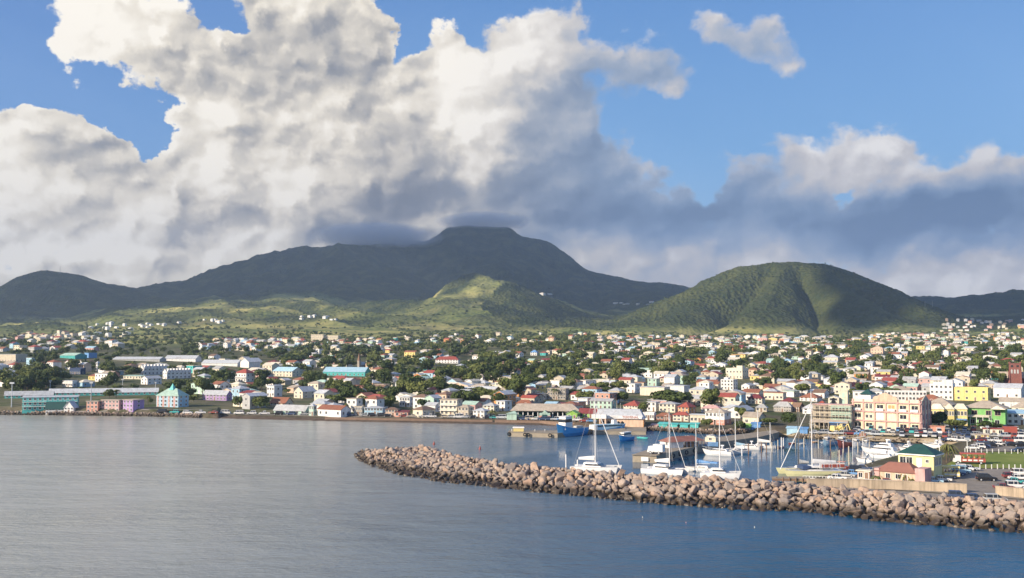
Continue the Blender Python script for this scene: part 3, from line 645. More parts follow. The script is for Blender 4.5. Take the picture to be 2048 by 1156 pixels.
# ---- extra parts on some of them
def sub(parent, name, mb, m, loc=(0, 0, 0), label=None):
    o = mb.build(name, m, parent); o.location = loc
    if label: o['label'] = label
    return o
def text(parent, s, size, loc, col, rz=0.0, ext=.03, name='lettering'):
    cu = bpy.data.curves.new(name, 'FONT'); cu.body = s; cu.size = size; cu.extrude = ext; cu.align_x = 'CENTER'; cu.resolution_u = 2
    tmp = bpy.data.objects.new('tmp', cu); C.objects.link(tmp); dg = bpy.context.evaluated_depsgraph_get(); me = bpy.data.meshes.new_from_object(tmp.evaluated_get(dg))
    bpy.data.objects.remove(tmp); me.materials.clear(); me.materials.append(P(col))
    o = bpy.data.objects.new(name, me); C.objects.link(o); o.parent = parent; o.location = loc; o.rotation_euler = (R(90), 0, rz); return o
def balconies(parent, w, d, h, st, c='white'):
    for s in range(1, st):
        z = s*h/st; b = MB(); b.box(-w/2, w/2, -d/2-1.3, -d/2-.002, z-.15, z)
        b.box(-w/2, w/2, -d/2-1.3, -d/2-1.24, z+.9, z+.97)
        k = int(w/1.2)
        for i in range(k+1): x = -w/2+.04+(w-.08)*i/k; b.box(x-.03, x+.03, -d/2-1.29, -d/2-1.25, z, z+.9)
        sub(parent, 'balcony', b, P(c))
for lab in ('white villa with red roof and verandas near the purple building', 'tan three-storey guesthouse with stepped balconies over the beach', 'long three-storey turquoise building on the shore under the floodlights'):
    r, w, d, h, rh, c = BREF[lab]; balconies(r, w, d, h, {'w': 2}.get(lab[0], 3))
r, w, d, h, rh, c = BREF['bright white three-storey block with lettering and stepped top']
sub(r, 'parapet', MB().box(w*.05, w*.5, -d*.5+.01, 0, h+.26, h+2.6), W('white')); sub(r, 'parapet', MB().box(-w*.35, w*.04, -d*.49, d*.2, h+.26, h+1.3), W('white'))
r, w, d, h, rh, c = BREF['bright white three-storey building with stepped parapet']
sub(r, 'parapet', MB().box(-w*.25, w*.1, -d*.5+.01, -d*.1, h+.26, h+1.6), W('white'))
r, w, d, h, rh, c = BREF['cream block with turret above the white stepped building']
sub(r, 'turret', MB().box(w*.15, w*.5, -d*.5+.01, -d*.05, h+.26, h+2.2), W('cream'))
r, w, d, h, rh, c = BREF['blue and pink block crowned by a tall turquoise pyramid roof']
sub(r, 'lantern', MB().frus(-w*.1, w*.1, -w*.1, w*.1, h+rh-.8, -.1, .1, -.1, .1, h+rh+2.4), RF('turquoise'))
for i in range(4): sub(r, 'wall_panel', MB().box(-w/2+w*(i+.1)/4, -w/2+w*(i+.42)/4, -d/2-.05, -d/2-.003, 0, h-.1), W('pink'))
for lab in ('white over red two-storey building with hip roof by the harbour shrubs',):
    r, w, d, h, rh, c = BREF[lab]; sub(r, 'lower_wall', MB().box(-w/2-.03, w/2+.03, -d/2-.03, d/2+.03, -1, h*.42), W('salmon'), label='red painted lower storey')
def xprism(mb, poly, x0, x1, m=0):
    """poly in (y, z), extruded along x"""
    n = len(poly); vs = [(x0, p[0], p[1]) for p in poly]+[(x1, p[0], p[1]) for p in poly]
    return mb.add(vs, [(i, (i+1) % n, n+(i+1) % n, n+i) for i in range(n)]+[tuple(range(n))[::-1], tuple(range(n, 2*n))], m)
for lab, cl in (('white terrace with saw-tooth dark gables farther from the shore', 7), ('white terrace with saw-tooth gables nearest to the shore trees', 8)):
    r, w, d, h, rh, c = BREF[lab]
    for i in range(cl):
        y = -d/2+d*(i+.5)/cl; q = d/cl*.36
        sub(r, 'dormer', xprism(MB(), [(y-q, h*.8), (y+q, h*.8), (y+q, h), (y, h+rh*.95), (y-q, h)], 0, w/2+.4), W('white'))
# ------------------------------------------------------------ buildings with a design of their own
def frame_at(name, label, cat, x0, x1, yt, yb, b, k, land=None, group=None):
    c, w, d, ht = solve(x0, x1, yt, yb, b, k)
    if name == 'scaffolded_building': c = c+Vector((c.x, c.y, 0)).normalized()*7
    r = empty(name, c, R(-b), label, cat, group)
    FOOT.append((c.x, c.y, math.hypot(w, d)/2))
    if land: LAND.append((land, (x0+x1)/2, (yt+yb)/2, yb))
    return r, w, d, ht
# the big cream and pink waterfront building
r, w, d, H = frame_at('waterfront_building', 'large cream building with pink pillars and arched pediment behind the marina car park', 'shopping centre', 1708, 1858, 806, 862, 38, .5, land='the big cream and pink building')
fl = H/3
sub(r, 'wall', MB().box(-w/2, w/2, -d/2, d/2, -1, H).box(-w/2, w/2, -d/2, -d/2+.3, H, H+.9).box(w/2-.3, w/2, -d/2+.3, d/2, H, H+.9), W('warm_cream'))
nb = 6; xs = [-w/2+w*i/nb for i in range(nb+1)]
for i, x in enumerate(xs):
    q = .38; x = min(max(x, -w/2+q), w/2-q)
    sub(r, 'pillar', MB().box(x-q*.8, x+q*.8, -d/2-.4, -d/2-.003, -.5, H+1.0), W('salmon_pale'))
for i in range(4):
    y = -d/2+d*i/3; y = min(max(y, -d/2+.5), d/2-.5); sub(r, 'pillar', MB().box(w/2+.003, w/2+.4, y-.38, y+.38, -.5, H+1.0), W('pink'))
for s in (1, 2, 3):
    sub(r, 'cornice', MB().box(-w/2-.1, w/2+.3, -d/2-.62, -d/2-.46, s*fl-.35, s*fl+.1).box(-w/2, w/2, -d/2-.46, -d/2-.004, s*fl-.33, s*fl+.07), W('pink'))
wide = {(2, 0): 'w', (2, 1): 'pp', (2, 2): 'b', (2, 3): 'bo', (2, 4): 'b', (2, 5): 'w', (1, 0): 'g', (1, 1): 'sm', (1, 2): 'board', (1, 3): '', (1, 4): 'g', (1, 5): '', (0, 0): 'g', (0, 1): 's', (0, 2): 'cols', (0, 3): '', (0, 4): 's', (0, 5): 's'}
for (s, i), kd in wide.items():
    x = (xs[i]+xs[i+1])/2; z = s*fl; bw = w/nb-1.5
    if kd in ('g', 'w', 'b', 'bo', 's'):
        hh = fl*.42; o = sub(r, 'window', MB().box(x-bw*.42, x+bw*.42, -d/2-.06, -d/2-.002, z+fl*.28, z+fl*.28+hh, 1).box(x-.05, x+.05, -d/2-.12, -d/2-.061, z+fl*.28, z+fl*.28+hh).box(x-bw*.42-.1, x+bw*.42+.1, -d/2-.16, -d/2-.004, z+fl*.28-.12, z+fl*.28-.002), [P('white'), P('orange') if kd == 'bo' else GL])
    elif kd == 'board': sub(r, 'blank_panel', MB().box(x-bw*.5, x+bw*.5, -d/2-.08, -d/2-.002, z+.3, z+fl-.5), W('white'))
    elif kd in ('pp', 'sm'):
        for q in (-1, 1): put('window', win_mesh(1.0, 1.9 if kd == 'pp' else 1.2, 'white'), r, (x+q*bw*.27, -d/2, z+fl*.25))
    if s == 2 and kd in ('b', 'bo', 'w'): sub(r, 'balcony', MB().box(x-bw*.52, x+bw*.52, -d/2-.9, -d/2-.01, z+.15, z+.3).box(x-bw*.52, x+bw*.52, -d/2-.9, -d/2-.82, z+.3, z+1.15), W('white'))
xa, xb = xs[2]-.3, xs[4]+.3; xm = (xa+xb)/2; q = (xb-xa)/2
pedi = [(xa, H+.1), (xb, H+.1), (xb, H+1.7), (xb-q*.18, H+2.3), (xb-q*.4, H+2.4), (xb-q*.62, H+3.0), (xm+q*.16, H+3.5), (xm, H+3.7), (xm-q*.16, H+3.5), (xa+q*.62, H+3.0), (xa+q*.4, H+2.4), (xa+q*.18, H+2.3), (xa, H+1.7)]
sub(r, 'pediment', MB().prism(pedi, -d/2-.7, -d/2-.2), W('peach'))
for s in range(3):
    for i in range(3):
        for q in (-.9, .9): put('window', win_mesh(1.0, 2.0, 'white'), r, (w/2, -d/2+d*(i+.5)/3+q, s*fl+fl*.22), math.pi/2)
sub(r, 'roof', MB().box(-w/2+.4, w/2-.4, -d/2+.4, d/2-.4, H+.002, H+.2), RF('silver'))
sub(r, 'side_gable', xprism(MB(), [(-d*.3, H+.9), (d*.3, H+.9), (d*.2, H+1.8), (0, H+2.8), (-d*.2, H+1.8)], w/2-.25, w/2+.1), W('beige'))
# annex roofs on top
sub(r, 'penthouse', MB().box(-w*.42, -w*.27, -d*.2, d*.2, H+.2, H+2.6), W('white')); sub(r, 'penthouse_roof', MB().frus(-w*.44, -w*.25, -d*.25, d*.25, H+2.602, -w*.345, -w*.34, -.1, .1, H+4.6), RF('darkgreen'))

# building wrapped in scaffolding
r, w, d, H = frame_at('scaffolded_building', 'mint and concrete building wrapped in scaffolding beside the big cream one', 'building site', 1627, 1708, 811, 860, 32, .4, land='the scaffolded building')
sub(r, 'wall', MB().box(-w/2, -w*.02, -d/2, d/2, -1, H*.9), W('beige')); sub(r, 'wall', MB().box(-w*.018, w/2, -d/2, d/2, -1, H*.96), W('mint'), label='mint green finished half')
sub(r, 'roof', MB().box(-w/2-.2, w/2+.2, -d/2-.2, d/2+.2, H*.962, H*.962+.25), RF('pink'))
for s in range(3):
    for i in range(5): sub(r, 'window', MB().box(w*.02+w*.09*i, w*.08+w*.09*i, -d/2-.05, -d/2-.002, H*(.12+.3*s), H*(.25+.3*s)), GL)
    for i in range(3): sub(r, 'window_opening', MB().box(-w*.42+w*.13*i, -w*.34+w*.13*i, -d/2-.05, -d/2-.002, H*(.1+.29*s), H*(.3+.29*s)), P('black'))
b = MB(); n = 18
for i in range(n+1):
    x = -w/2-.5+(w+1)*i/n
    for y in (-d/2-.7, -d/2-1.9): b.tube((x, y, -.5), (x, y, H*1.02), .045, n=5)
for k in range(7):
    z = H*(k+.5)/7
    for y in (-d/2-.7, -d/2-1.9): b.tube((-w/2-.8, y, z), (w/2+.8, y, z), .045, n=5)
    if k % 2: b.box(-w/2-.5, w/2+.5, -d/2-1.85, -d/2-.75, z+.06, z+.11)
sub(r, 'scaffolding', b, P('beige'))
sub(r, 'canopy', MB().frus(-w/2, w/2, -d/2-5.5, -d/2-2.2, H*.26, -w/2, w/2, -d/2-3.5, -d/2-2.2, H*.36), RF('tan'))
for i in range(9): sub(r, 'canopy_post', MB().box(-w/2+.3+(w-.6)*i/8-.12, -w/2+.3+(w-.6)*i/8+.12, -d/2-5.2, -d/2-4.9, -.8, H*.26-.002), P('beige'))
# cream tower with green window strip
r, w, d, H = frame_at('cream_tower', 'tall cream tower with two stacked green windows and roof spikes', 'tower', 1679, 1698, 782, 812, 32, .7, land='the cream tower')
sub(r, 'wall', MB().box(-w/2, w/2, -d/2, d/2, -1, H), W('cream'))
for z in (.12, .55): sub(r, 'window', MB().box(-w*.16, w*.16, -d/2-.05, -d/2-.002, H*z, H*(z+.33), 0), P('mint'))
sub(r, 'roof', MB().box(-w/2-.15, w/2+.15, -d/2-.15, d/2+.15, H+.002, H+.3), W('cream'))
for sx in (-1, 1): sub(r, 'spike', MB().tube((sx*w*.4, -d*.4, H+.3), (sx*w*.4, -d*.4, H+2.2), .22, .03), W('cream'))
r, w, d, h, rh, c = block('cream_building', 'cream building with arched window joined to the cream tower', 'church hall', 1657, 1681, 792, 812, 32, .7, 'gy', 'cream', 'silver', 2, .8, cols=2)
sub(r, 'arched_window', MB().prism([(-1.1, 1.2), (1.1, 1.2), (1.1, 3.2), (.8, 3.9), (0, 4.3), (-.8, 3.9), (-1.1, 3.2)], -d/2-.09, -d/2-.07), GL)
# yellow row with white gablets
for i, (x0, x1, gab) in enumerate(((1861, 1889, 0), (1889, 1909, 1), (1909, 1935, 0))):
    lab = ['yellow building with truncated white roof half hidden by the dark tree', 'yellow building with pointed white gable between two flat-topped ones', 'yellow building with truncated white roof next to the green one'][i]
    r, w, d, H = frame_at('yellow_building', lab, 'shop', x0, x1, 808, 852, 27, .9, land='the yellow row' if i == 1 else None, group='yellow buildings with white roofs')
    h = H*.76; sub(r, 'wall', MB().box(-w/2, w/2, -d/2, d/2, -1, h), W('yellow'))
    if gab: sub(r, 'roof', MB().frus(-w/2-.3, w/2+.3, -d/2-.3, d/2+.3, h+.002, -.3, .3, -d/2+1.5, d/2-1.5, H), RF('cream'))
    else: sub(r, 'roof', MB().frus(-w/2-.3, w/2+.3, -d/2-.3, d/2+.3, h+.002, -w*.24, w*.24, -d*.3, d*.3, H), RF('cream'))
    fenestrate(r, w, d, h, 2, 4, 'fr', ww=1.2, wh=1.6)
    if i == 2: sub(r, 'awning', MB().frus(-w*.3, w*.45, -d/2-2, -d/2-.01, h*.36, -w*.3, w*.45, -d/2-.3, -d/2-.01, h*.44), RF('blue'))
# green building with gallery
r, w, d, H = frame_at('green_building', 'bright green two-storey building with big pale hip roof and white gallery', 'shop', 1933, 2012, 803, 852, 30, .8, land='the bright green building')
h = H*.72; sub(r, 'wall', MB().box(-w/2, w/2, -d/2, d/2, -1, h), W('green')); sub(r, 'roof', MB().frus(-w/2-.9, w/2+.9, -d/2-.9, d/2+.9, h+.002, -w*.1, w*.1, -d*.08, d*.08, H), RF('tan'))
sub(r, 'gallery_roof', MB().frus(-w/2, w*.12, -d/2-2.4, -d/2-.01, h*.50, -w/2, w*.12, -d/2-.4, -d/2-.01, h*.62), RF('cream'))
sub(r, 'porch_roof', xprism(MB(), [(0, 0)]*3, 0, 0) if False else MB().frus(w*.16, w/2+.4, -d/2-3, -d/2-.01, h*.97, w*.3, w*.34, -d/2-2.4, -d/2-.01, h*1.16), RF('cream'))
for i in range(5): sub(r, 'post', MB().box(-w/2+w*.62*i/4-.1, -w/2+w*.62*i/4+.1, -d/2-2.3, -d/2-2.1, -.8, h*.5-.002), P('white'))
for x in (-w*.25, w*.1, w*.32): put('window', win_mesh(2.0, 1.7, 'pink'), r, (x, -d/2, h*.62))
for x in (-w*.3, -w*.1, w*.3): put('window', win_mesh(1.6, 1.6, 'white'), r, (x, -d/2, h*.12))
put('door', door_mesh('white'), r, (w*.05, -d/2, 0))
# brown stone church
r, w, d, H = frame_at('stone_church', 'dark red stone church tower with arched openings and low nave', 'church', 2019, 2043, 724, 770, 30, .9, land='the red stone church tower')
sub(r, 'tower', MB().frus(-w/2, w/2, -d/2, d/2, -1, -w*.46, w*.46, -d*.46, d*.46, H*.92).box(-w*.5, w*.5, -d*.5, d*.5, H*.921, H*.95), W('maroon') if False else mat('church_stone', (.21, .085, .07), .9, var=.25, scale=1.2))
for sx in (-1, 1):
    for sy in (-1, 1): sub(r, 'pinnacle', MB().box(sx*w*.43-.5, sx*w*.43+.5, sy*d*.43-.5, sy*d*.43+.5, H*.951, H), MATS['church_stone'])
for i in (-1, 0, 1): sub(r, 'belfry_window', MB().prism([(i*w*.24-.55, H*.5), (i*w*.24+.55, H*.5), (i*w*.24+.55, H*.64), (i*w*.24, H*.69), (i*w*.24-.55, H*.64)], -d/2-.05, -d/2+.25), W('grey'))
for i in (-1, 1): sub(r, 'window', MB().box(i*w*.22-.7, i*w*.22+.7, -d*.5-.02, -d*.46, H*.78, H*.86), P('black'))
for sx in (-1, 1): sub(r, 'buttress', MB().frus(sx*w*.46-.8, sx*w*.46+.8, -d/2-1.1, -d/2+.5, -1, sx*w*.46-.5, sx*w*.46+.5, -d/2-.3, -d/2+.5, H*.6), MATS['church_stone'])
sub(r, 'nave', MB().box(-w*1.4, w*2.4, d*.5, d*1.7, -2, H*.28), MATS['church_stone'])
nr = xprism(MB(), [(d*.42, H*.281), (d*1.78, H*.281), (d*1.1, H*.56)], -w*1.5, w*2.5); sub(r, 'nave_roof', nr, RF('tan'))
# spired church on the hillside
r, w, d, H = frame_at('spired_church', 'dark pointed stone church spire rising out of mid-town trees', 'church', 713, 723, 706, 737, 30, .9, land='the dark stone spire')
sub(r, 'tower', MB().box(-w*.35, w*.35, -w*.35, w*.35, -1, H*.5), W('stone')); sub(r, 'spire', MB().frus(-w*.36, w*.36, -w*.36, w*.36, H*.502, -.1, .1, -.1, .1, H), W('brown'))
sub(r, 'nave', MB().box(-w*.5, w*.5, w*.36, w*2.4, -1, H*.22), W('stone')); sub(r, 'nave_roof', MB().frus(-w*.6, w*.6, w*.36, w*2.5, H*.221, -.1, .1, w*.4, w*2.3, H*.42), RF('grey'))
# public market: open hall with a great tan hip roof and green gate
r, w, d, H = frame_at('market_hall', 'long open market hall with wide tan roof and green gabled entrance', 'market hall', 1024, 1160, 809, 838, 6, .32, land='the tan-roofed market hall')
h = H*.50; sub(r, 'roof', MB().frus(-w/2-1, w/2+1, -d/2-1, d/2+1, h+.3, -w*.43, w*.40, -1, 1, H), RF('tan')); sub(r, 'ceiling', MB().box(-w/2, w/2, -d/2, d/2, h, h+.28), P('brown'))
for i in range(14):
    x = -w/2+.4+(w-.8)*i/13
    for y in (-d/2+.4, d/2-.4): sub(r, 'column', MB().box(x-.2, x+.2, y-.2, y+.2, -.6, h-.002), P('white'))
sub(r, 'rear_wall', MB().box(-w/2, w/2, d*.30, d*.30+.2, -.6, h*.8), W('darkgreen'))
sub(r, 'low_wall', MB().box(-w/2, -w*.09, -d/2-.9, -d/2-.7, -.6, 1.0).box(w*.09, w/2, -d/2-.9, -d/2-.7, -.6, 1.0), W('mint'))
sub(r, 'entrance', MB().box(-w*.08, w*.08, -d/2-3, -d/2-1, -.6, h*.85).prism([(-w*.045, h*.852), (w*.045, h*.852), (0, h*1.25)], -d/2-3.1, -d/2-1), W('mint'))
sub(r, 'entrance_door', MB().box(-1.2, 1.2, -d/2-3.06, -d/2-3.003, -.5, h*.65), P('darkgreen'))
for sx in (-1, 1): sub(r, 'entrance_panel', MB().box(sx*w*.055-1, sx*w*.055+1, -d/2-3.05, -d/2-3.002, 0, h*.5), P('salmon'))
sub(r, 'kiosk', MB().box(-w/2-2, -w*.42, -d/2-4, -d/2-1, -.6, h*.75), W('mint')); sub(r, 'kiosk_roof', MB().frus(-w/2-2.4, -w*.41, -d/2-4.4, -d/2-.6, h*.752, -w*.46, -w*.45, -d/2-2.6, -d/2-2.4, h*1.1), RF('mint'))
# ferry terminal
r, w, d, H = frame_at('ferry_terminal', 'ferry terminal with pale roof, long white sign and orange walls', 'terminal building', 1188, 1290, 820, 856, 12, .42, land='the orange-walled terminal')
h = H*.50; sub(r, 'wall', MB().box(-w*.36, w/2, -d/2, d/2, -1, h), W('peach')); sub(r, 'side_wall', MB().box(w/2+.003, w/2+.2, -d/2, d/2, -1, h), W('orange'))
sub(r, 'sign_board', MB().box(-w*.22, w*.48, -d/2-.8, -d/2-.45, h*1.02, h*1.36), P('white'))
text(r, 'FERRY', 1.0, (-w*.08, -d/2-.83, h*1.09), 'grey'); text(r, 'TERMINAL', 1.45, (w*.25, -d/2-.83, h*1.07), 'red')
sub(r, 'roof', MB().frus(-w/2, w/2+.6, -d/2-.4, d/2+.6, h+.002, -w*.43, w*.42, -d*.1, d*.3, H), RF('silver')); sub(r, 'entrance_canopy', MB().box(-w/2-.5, -w*.23, -d/2-3.5, -d/2-.5, h*1.05, h*1.5), W('white'))
for x in (-w*.3, -w*.2, -w*.1, w*.0, w*.08): sub(r, 'window', MB().prism([(x-.7, 1.0), (x+.7, 1.0), (x+.7, 2.2), (x, 2.8), (x-.7, 2.2)], -d/2-.06, -d/2-.003), GL)
for x in (-w*.46, -w*.36, -w*.25): sub(r, 'post', MB().box(x-.3, x+.3, -d/2-3.3, -d/2-2.7, -1, h*1.048), W('peach'))
# marina office: yellow house and peach annex
r, w, d, H = frame_at('marina_office', 'yellow two-storey marina office with dark green hip roof', 'marina office', 1800, 1882, 896, 963, 40, .75, land='the yellow marina office')
h = H*.80; sub(r, 'wall', MB().box(-w/2, w/2, -d/2, d/2, -1, h), W('yellow') if False else mat('wall_pale_yellow', (.78, .70, .36), .85, var=.08, streak=.12))
sub(r, 'eaves', MB().box(-w/2-.5, w/2+.5, -d/2-.5, d/2+.5, h-.35, h-.05), P('white')); sub(r, 'roof', MB().frus(-w/2-.45, w/2+.45, -d/2-.45, d/2+.45, h-.049, -w*.12, w*.12, -.1, .1, H+.5), RF('darkgreen'))
for x in (-w*.36, -w*.19): put('window', win_mesh(1.5, 1.6, 'white', 1), r, (x, -d/2, h*.62))
for y in (-d*.28, -d*.1, d*.15, d*.3): put('window', win_mesh(.9, 1.8, 'white', 1), r, (w/2, y, h*.58), math.pi/2)
sub(r, 'white_panel', MB().box(w*.02, w*.17, -d/2-.05, -d/2-.003, h*.2, h*.85), P('white')); put('window', win_mesh(.7, .7, 'white', 1), r, (w*.32, -d/2, h*.7))
put('door', door_mesh('brown'), r, (-w*.1, -d/2, 0))
r2, w, d, H = frame_at('marina_annex', 'low peach annex with brown hip roof and pink parapet before the marina office', 'marina annex', 1755, 1862, 926, 964, 40, .5, land='the peach annex')
r2.location = Vector(r2.location)+Vector((-1.5, -4.0, 0)); h = H*.55
sub(r2, 'wall', MB().box(-w/2, w*.3, -d/2, d/2, -1, h), W('peach')); sub(r2, 'roof', MB().frus(-w/2-.4, w*.3+.4, -d/2-.4, d/2+.4, h+.002, -w*.3, w*.12, -d*.1, d*.1, H), RF('brown') if False else mat('roof_clay', (.30, .135, .10), .75, var=.12))
sub(r2, 'parapet_block', MB().box(w*.302, w*.5, -d/2-.3, d*.3, -1, h*1.5), W('pink')); put('window', win_mesh(1.0, 1.1, 'white', 1), r2, (-w*.25, -d/2, 1.0)); put('door', door_mesh('brown'), r2, (w*.1, -d/2, 0))
sub(r2, 'chimney', MB().box(-w/2-.3, -w/2+.9, -d/2-.2, -d/2+1.2, -1, h*1.25), W('pink')); put('window', win_mesh(1.0, 1.1, 'white', 1), r2, (-w*.05, -d/2, 1.0))
LANDR = [('small orange hut with pale roof behind the fence railing', 1718, 1746, 944, 964), ]
block('orange_hut', LANDR[0][0], 'hut', 1716, 1744, 943, 962, 36, .8, 'slab', 'peach', 'cream', 1, 1, cols=2, land='the small orange hut')
# harbour stalls
for i, (x0, x1, c, lab) in enumerate(((1303, 1317, 'pink', 'magenta market stall beside the terminal'), (1317, 1337, 'turquoise', 'turquoise stall nearest the magenta one'), (1338, 1357, 'turquoise', 'turquoise stall between two other turquoise stalls beside a shrub'), (1360, 1378, 'turquoise', 'turquoise stall second from the lime bushes'), (1380, 1399, 'turquoise', 'turquoise stall next to the lime bushes'), (1487, 1503, 'green', 'bright green stall under the shrub by the marina'), (1503, 1522, 'blue', 'blue stall right of the bright green stall'), (1574, 1600, 'sky', 'pale blue kiosk on the marina quay'), (1600, 1616, 'blue', 'dark blue container joined to the pale blue kiosk'))):
    block('market_stall', lab, 'stall', x0, x1, 847 if i < 7 else 855, 858 if i < 7 else 868, 24, .6, 'shed', c, c if c != 'green' else 'lime', 1, .8, cols=1, sides='', group='stalls along the harbour')
block('storage_container', 'blue storage container by the scaffolded building', 'container', 1661, 1692, 846, 859, 24, .4, 'slab', 'navy', 'blue', 1, 1, cols=1, sides='')
block('boundary_wall', 'orange brick boundary wall at the end of the big cream building', 'wall', 1858, 1888, 853, 863, 26, .05, 'slab', 'salmon', 'salmon', 1, 1, wins=False)
block('kiosk', 'cream and red snack kiosk in the right car park', 'kiosk', 1968, 2006, 858, 872, 20, .4, 'slab', 'cream', 'red', 1, 1, cols=3)
block('kiosk', 'small yellow kiosk near the grass field', 'kiosk', 1952, 1976, 870, 882, 20, .5, 'slab', 'yellow', 'tan', 1, 1, cols=2)
# ------------------------------------------------------------ ground sheets, quays, sea walls
def sheet(name, pts, m, lift=.05, step=7.0, kind='structure', thick=0.0):
    bm = bmesh.new(); w = [at(*p) for p in pts]; vs = [bm.verts.new((p.x, p.y, 0)) for p in w]; bm.faces.new(vs)
    xs = [p.x for p in w]; ys = [p.y for p in w]
    for lo, hi, n in ((min(xs), max(xs), (1, 0, 0)), (min(ys), max(ys), (0, 1, 0))):
        k = lo+step
        while k < hi:
            bmesh.ops.bisect_plane(bm, geom=bm.verts[:]+bm.edges[:]+bm.faces[:], plane_co=(k*n[0], k*n[1], 0), plane_no=n); k += step
    for v in bm.verts: v.co.z = max(zg(v.co.x, v.co.y), .3)+lift
    bmesh.ops.recalc_face_normals(bm, faces=bm.faces)
    me = bpy.data.meshes.new(name); bm.to_mesh(me); bm.free(); me.materials.append(m)
    if len(me.polygons) and me.polygons[0].normal.z < 0: me.flip_normals()
    return tag(mesh_obj(name, me), kind=kind)
def ground_mat(name, a, b_, sc=.3):
    m = bpy.data.materials.new(name); m.use_nodes = True; t = NT(m.node_tree); b = t.n['Principled BSDF']
    pos = t.new('ShaderNodeNewGeometry').outputs['Position']
    n = t.noise(pos, sc, 5.0, .65); n2 = t.noise(pos, 3.0, 3.0, .6)
    c = t.mix(t.mr(n, .38, .62), a, b_); c = t.mix(t.mr(n2, .45, .7, 0, .35), c, tuple(x*.6 for x in a))
    t.l.new(c, b.inputs['Base Color']); b.inputs['Roughness'].default_value = .92; b.inputs['Specular IOR Level'].default_value = .2; return m
ASPH = ground_mat('asphalt', (.24, .215, .185), (.31, .275, .235)); LAWN = ground_mat('lawn_grass', (.17, .225, .045), (.25, .28, .07), .12); SANDM = ground_mat('quay_sand', (.34, .27, .18), (.42, .34, .23)); CONC = ground_mat('quay_concrete', (.36, .31, .24), (.27, .23, .185), .5)
DARKC = ground_mat('wet_concrete', (.32, .275, .21), (.42, .35, .26), .5)
sheet('car_park', [(1618, 966), (1690, 949), (1745, 934), (1795, 925), (1880, 938), (1915, 938), (1990, 938), (2110, 938), (2110, 1004), (1936, 990), (1700, 974)], ASPH, .06)
sheet('breakwater_road', [(1612, 972), (1700, 976), (1936, 992), (2110, 1006), (2110, 1024), (1900, 1008), (1700, 990), (1606, 984)], ASPH, .10)
sheet('lawn', [(1892, 930), (1925, 909), (1945, 905), (2110, 904), (2110, 936), (1990, 936.5), (1915, 936.5)], LAWN, .07)
sheet('quay_apron', [(1556, 868), (1610, 869), (1700, 871), (1860, 876), (1930, 883), (1908, 890), (1850, 886.5), (1680, 880), (1600, 876)], SANDM, .07)
sheet('car_park', [(1640, 864), (1708, 860), (1860, 862), (1960, 864), (2100, 868), (2100, 876), (1950, 873), (1860, 872), (1700, 868)], ASPH, .06)
sheet('car_park', [(1950, 880), (2110, 878), (2110, 902), (1936, 903)], ASPH, .06)
sheet('beach_road', [(100, 826.5), (450, 829), (640, 833.5), (1010, 838.8), (1185, 843), (1185, 841), (1010, 836.8), (640, 831.5), (450, 827.3), (100, 824.8)], ASPH, .08, 12)
sheet('runway', [(1742, 708), (2100, 709), (2100, 705.3), (1850, 705)], ground_mat('runway', (.16, .15, .14), (.2, .19, .17)), .5, 60)
def wallbox(name, label, cat, pts, top, th, m, base=-1.0, capm=None, group=None):
    w = [at(*p) for p in pts]; o = empty(name, w[0], 0, label, cat, group); mb = MB(); cb = MB()
    for a, c in zip(w[:-1], w[1:]):
        a = a-w[0]; c = c-w[0]; d = (c-a).normalized(); n = Vector((-d.y, d.x, 0))*th/2; a.z = c.z = 0
        L = [a-n, c-n, c+n, a+n]; mb.add([(p.x, p.y, base) for p in L]+[(p.x, p.y, top) for p in L], [(0, 3, 2, 1), (4, 5, 6, 7), (0, 1, 5, 4), (1, 2, 6, 5), (2, 3, 7, 6), (3, 0, 4, 7)])
        n2 = n*1.25; L = [a-n2, c-n2, c+n2, a+n2]; cb.add([(p.x, p.y, top+.002) for p in L]+[(p.x, p.y, top+.16) for p in L], [(0, 3, 2, 1), (4, 5, 6, 7), (0, 1, 5, 4), (1, 2, 6, 5), (2, 3, 7, 6), (3, 0, 4, 7)])
    sub(o, 'wall_face', mb, m); sub(o, 'coping', cb, capm or m); return o
WC = mat('sea_wall_concrete', (.50, .40, .29), .9, var=.16, streak=.5, scale=.4)
wallbox('sea_wall', 'long tan concrete sea wall between car park and breakwater road', 'sea wall', [(1614, 975), (1700, 975.5), (1820, 980), (1934, 986)], 1.9, .6, WC)
wallbox('sea_wall', 'short concrete sea wall beyond the gap in front of white cars', 'sea wall', [(1992, 990), (2048, 996), (2120, 1003)], 1.9, .6, WC)
wallbox('promenade_wall', 'low brown wall along the dark town beach', 'retaining wall', [(650, 838.5), (830, 841.5), (985, 843.8)], .9, .5, mat('brown_wall', (.22, .15, .11), .9, var=.2))
wallbox('promenade_wall', 'low wall along the shore in front of the tan-roofed market', 'retaining wall', [(990, 844.5), (1080, 846), (1150, 847.5)], 1.0, .5, MATS['brown_wall'])
LAND.append(('the gap in the sea wall', 1963, 985, 985))
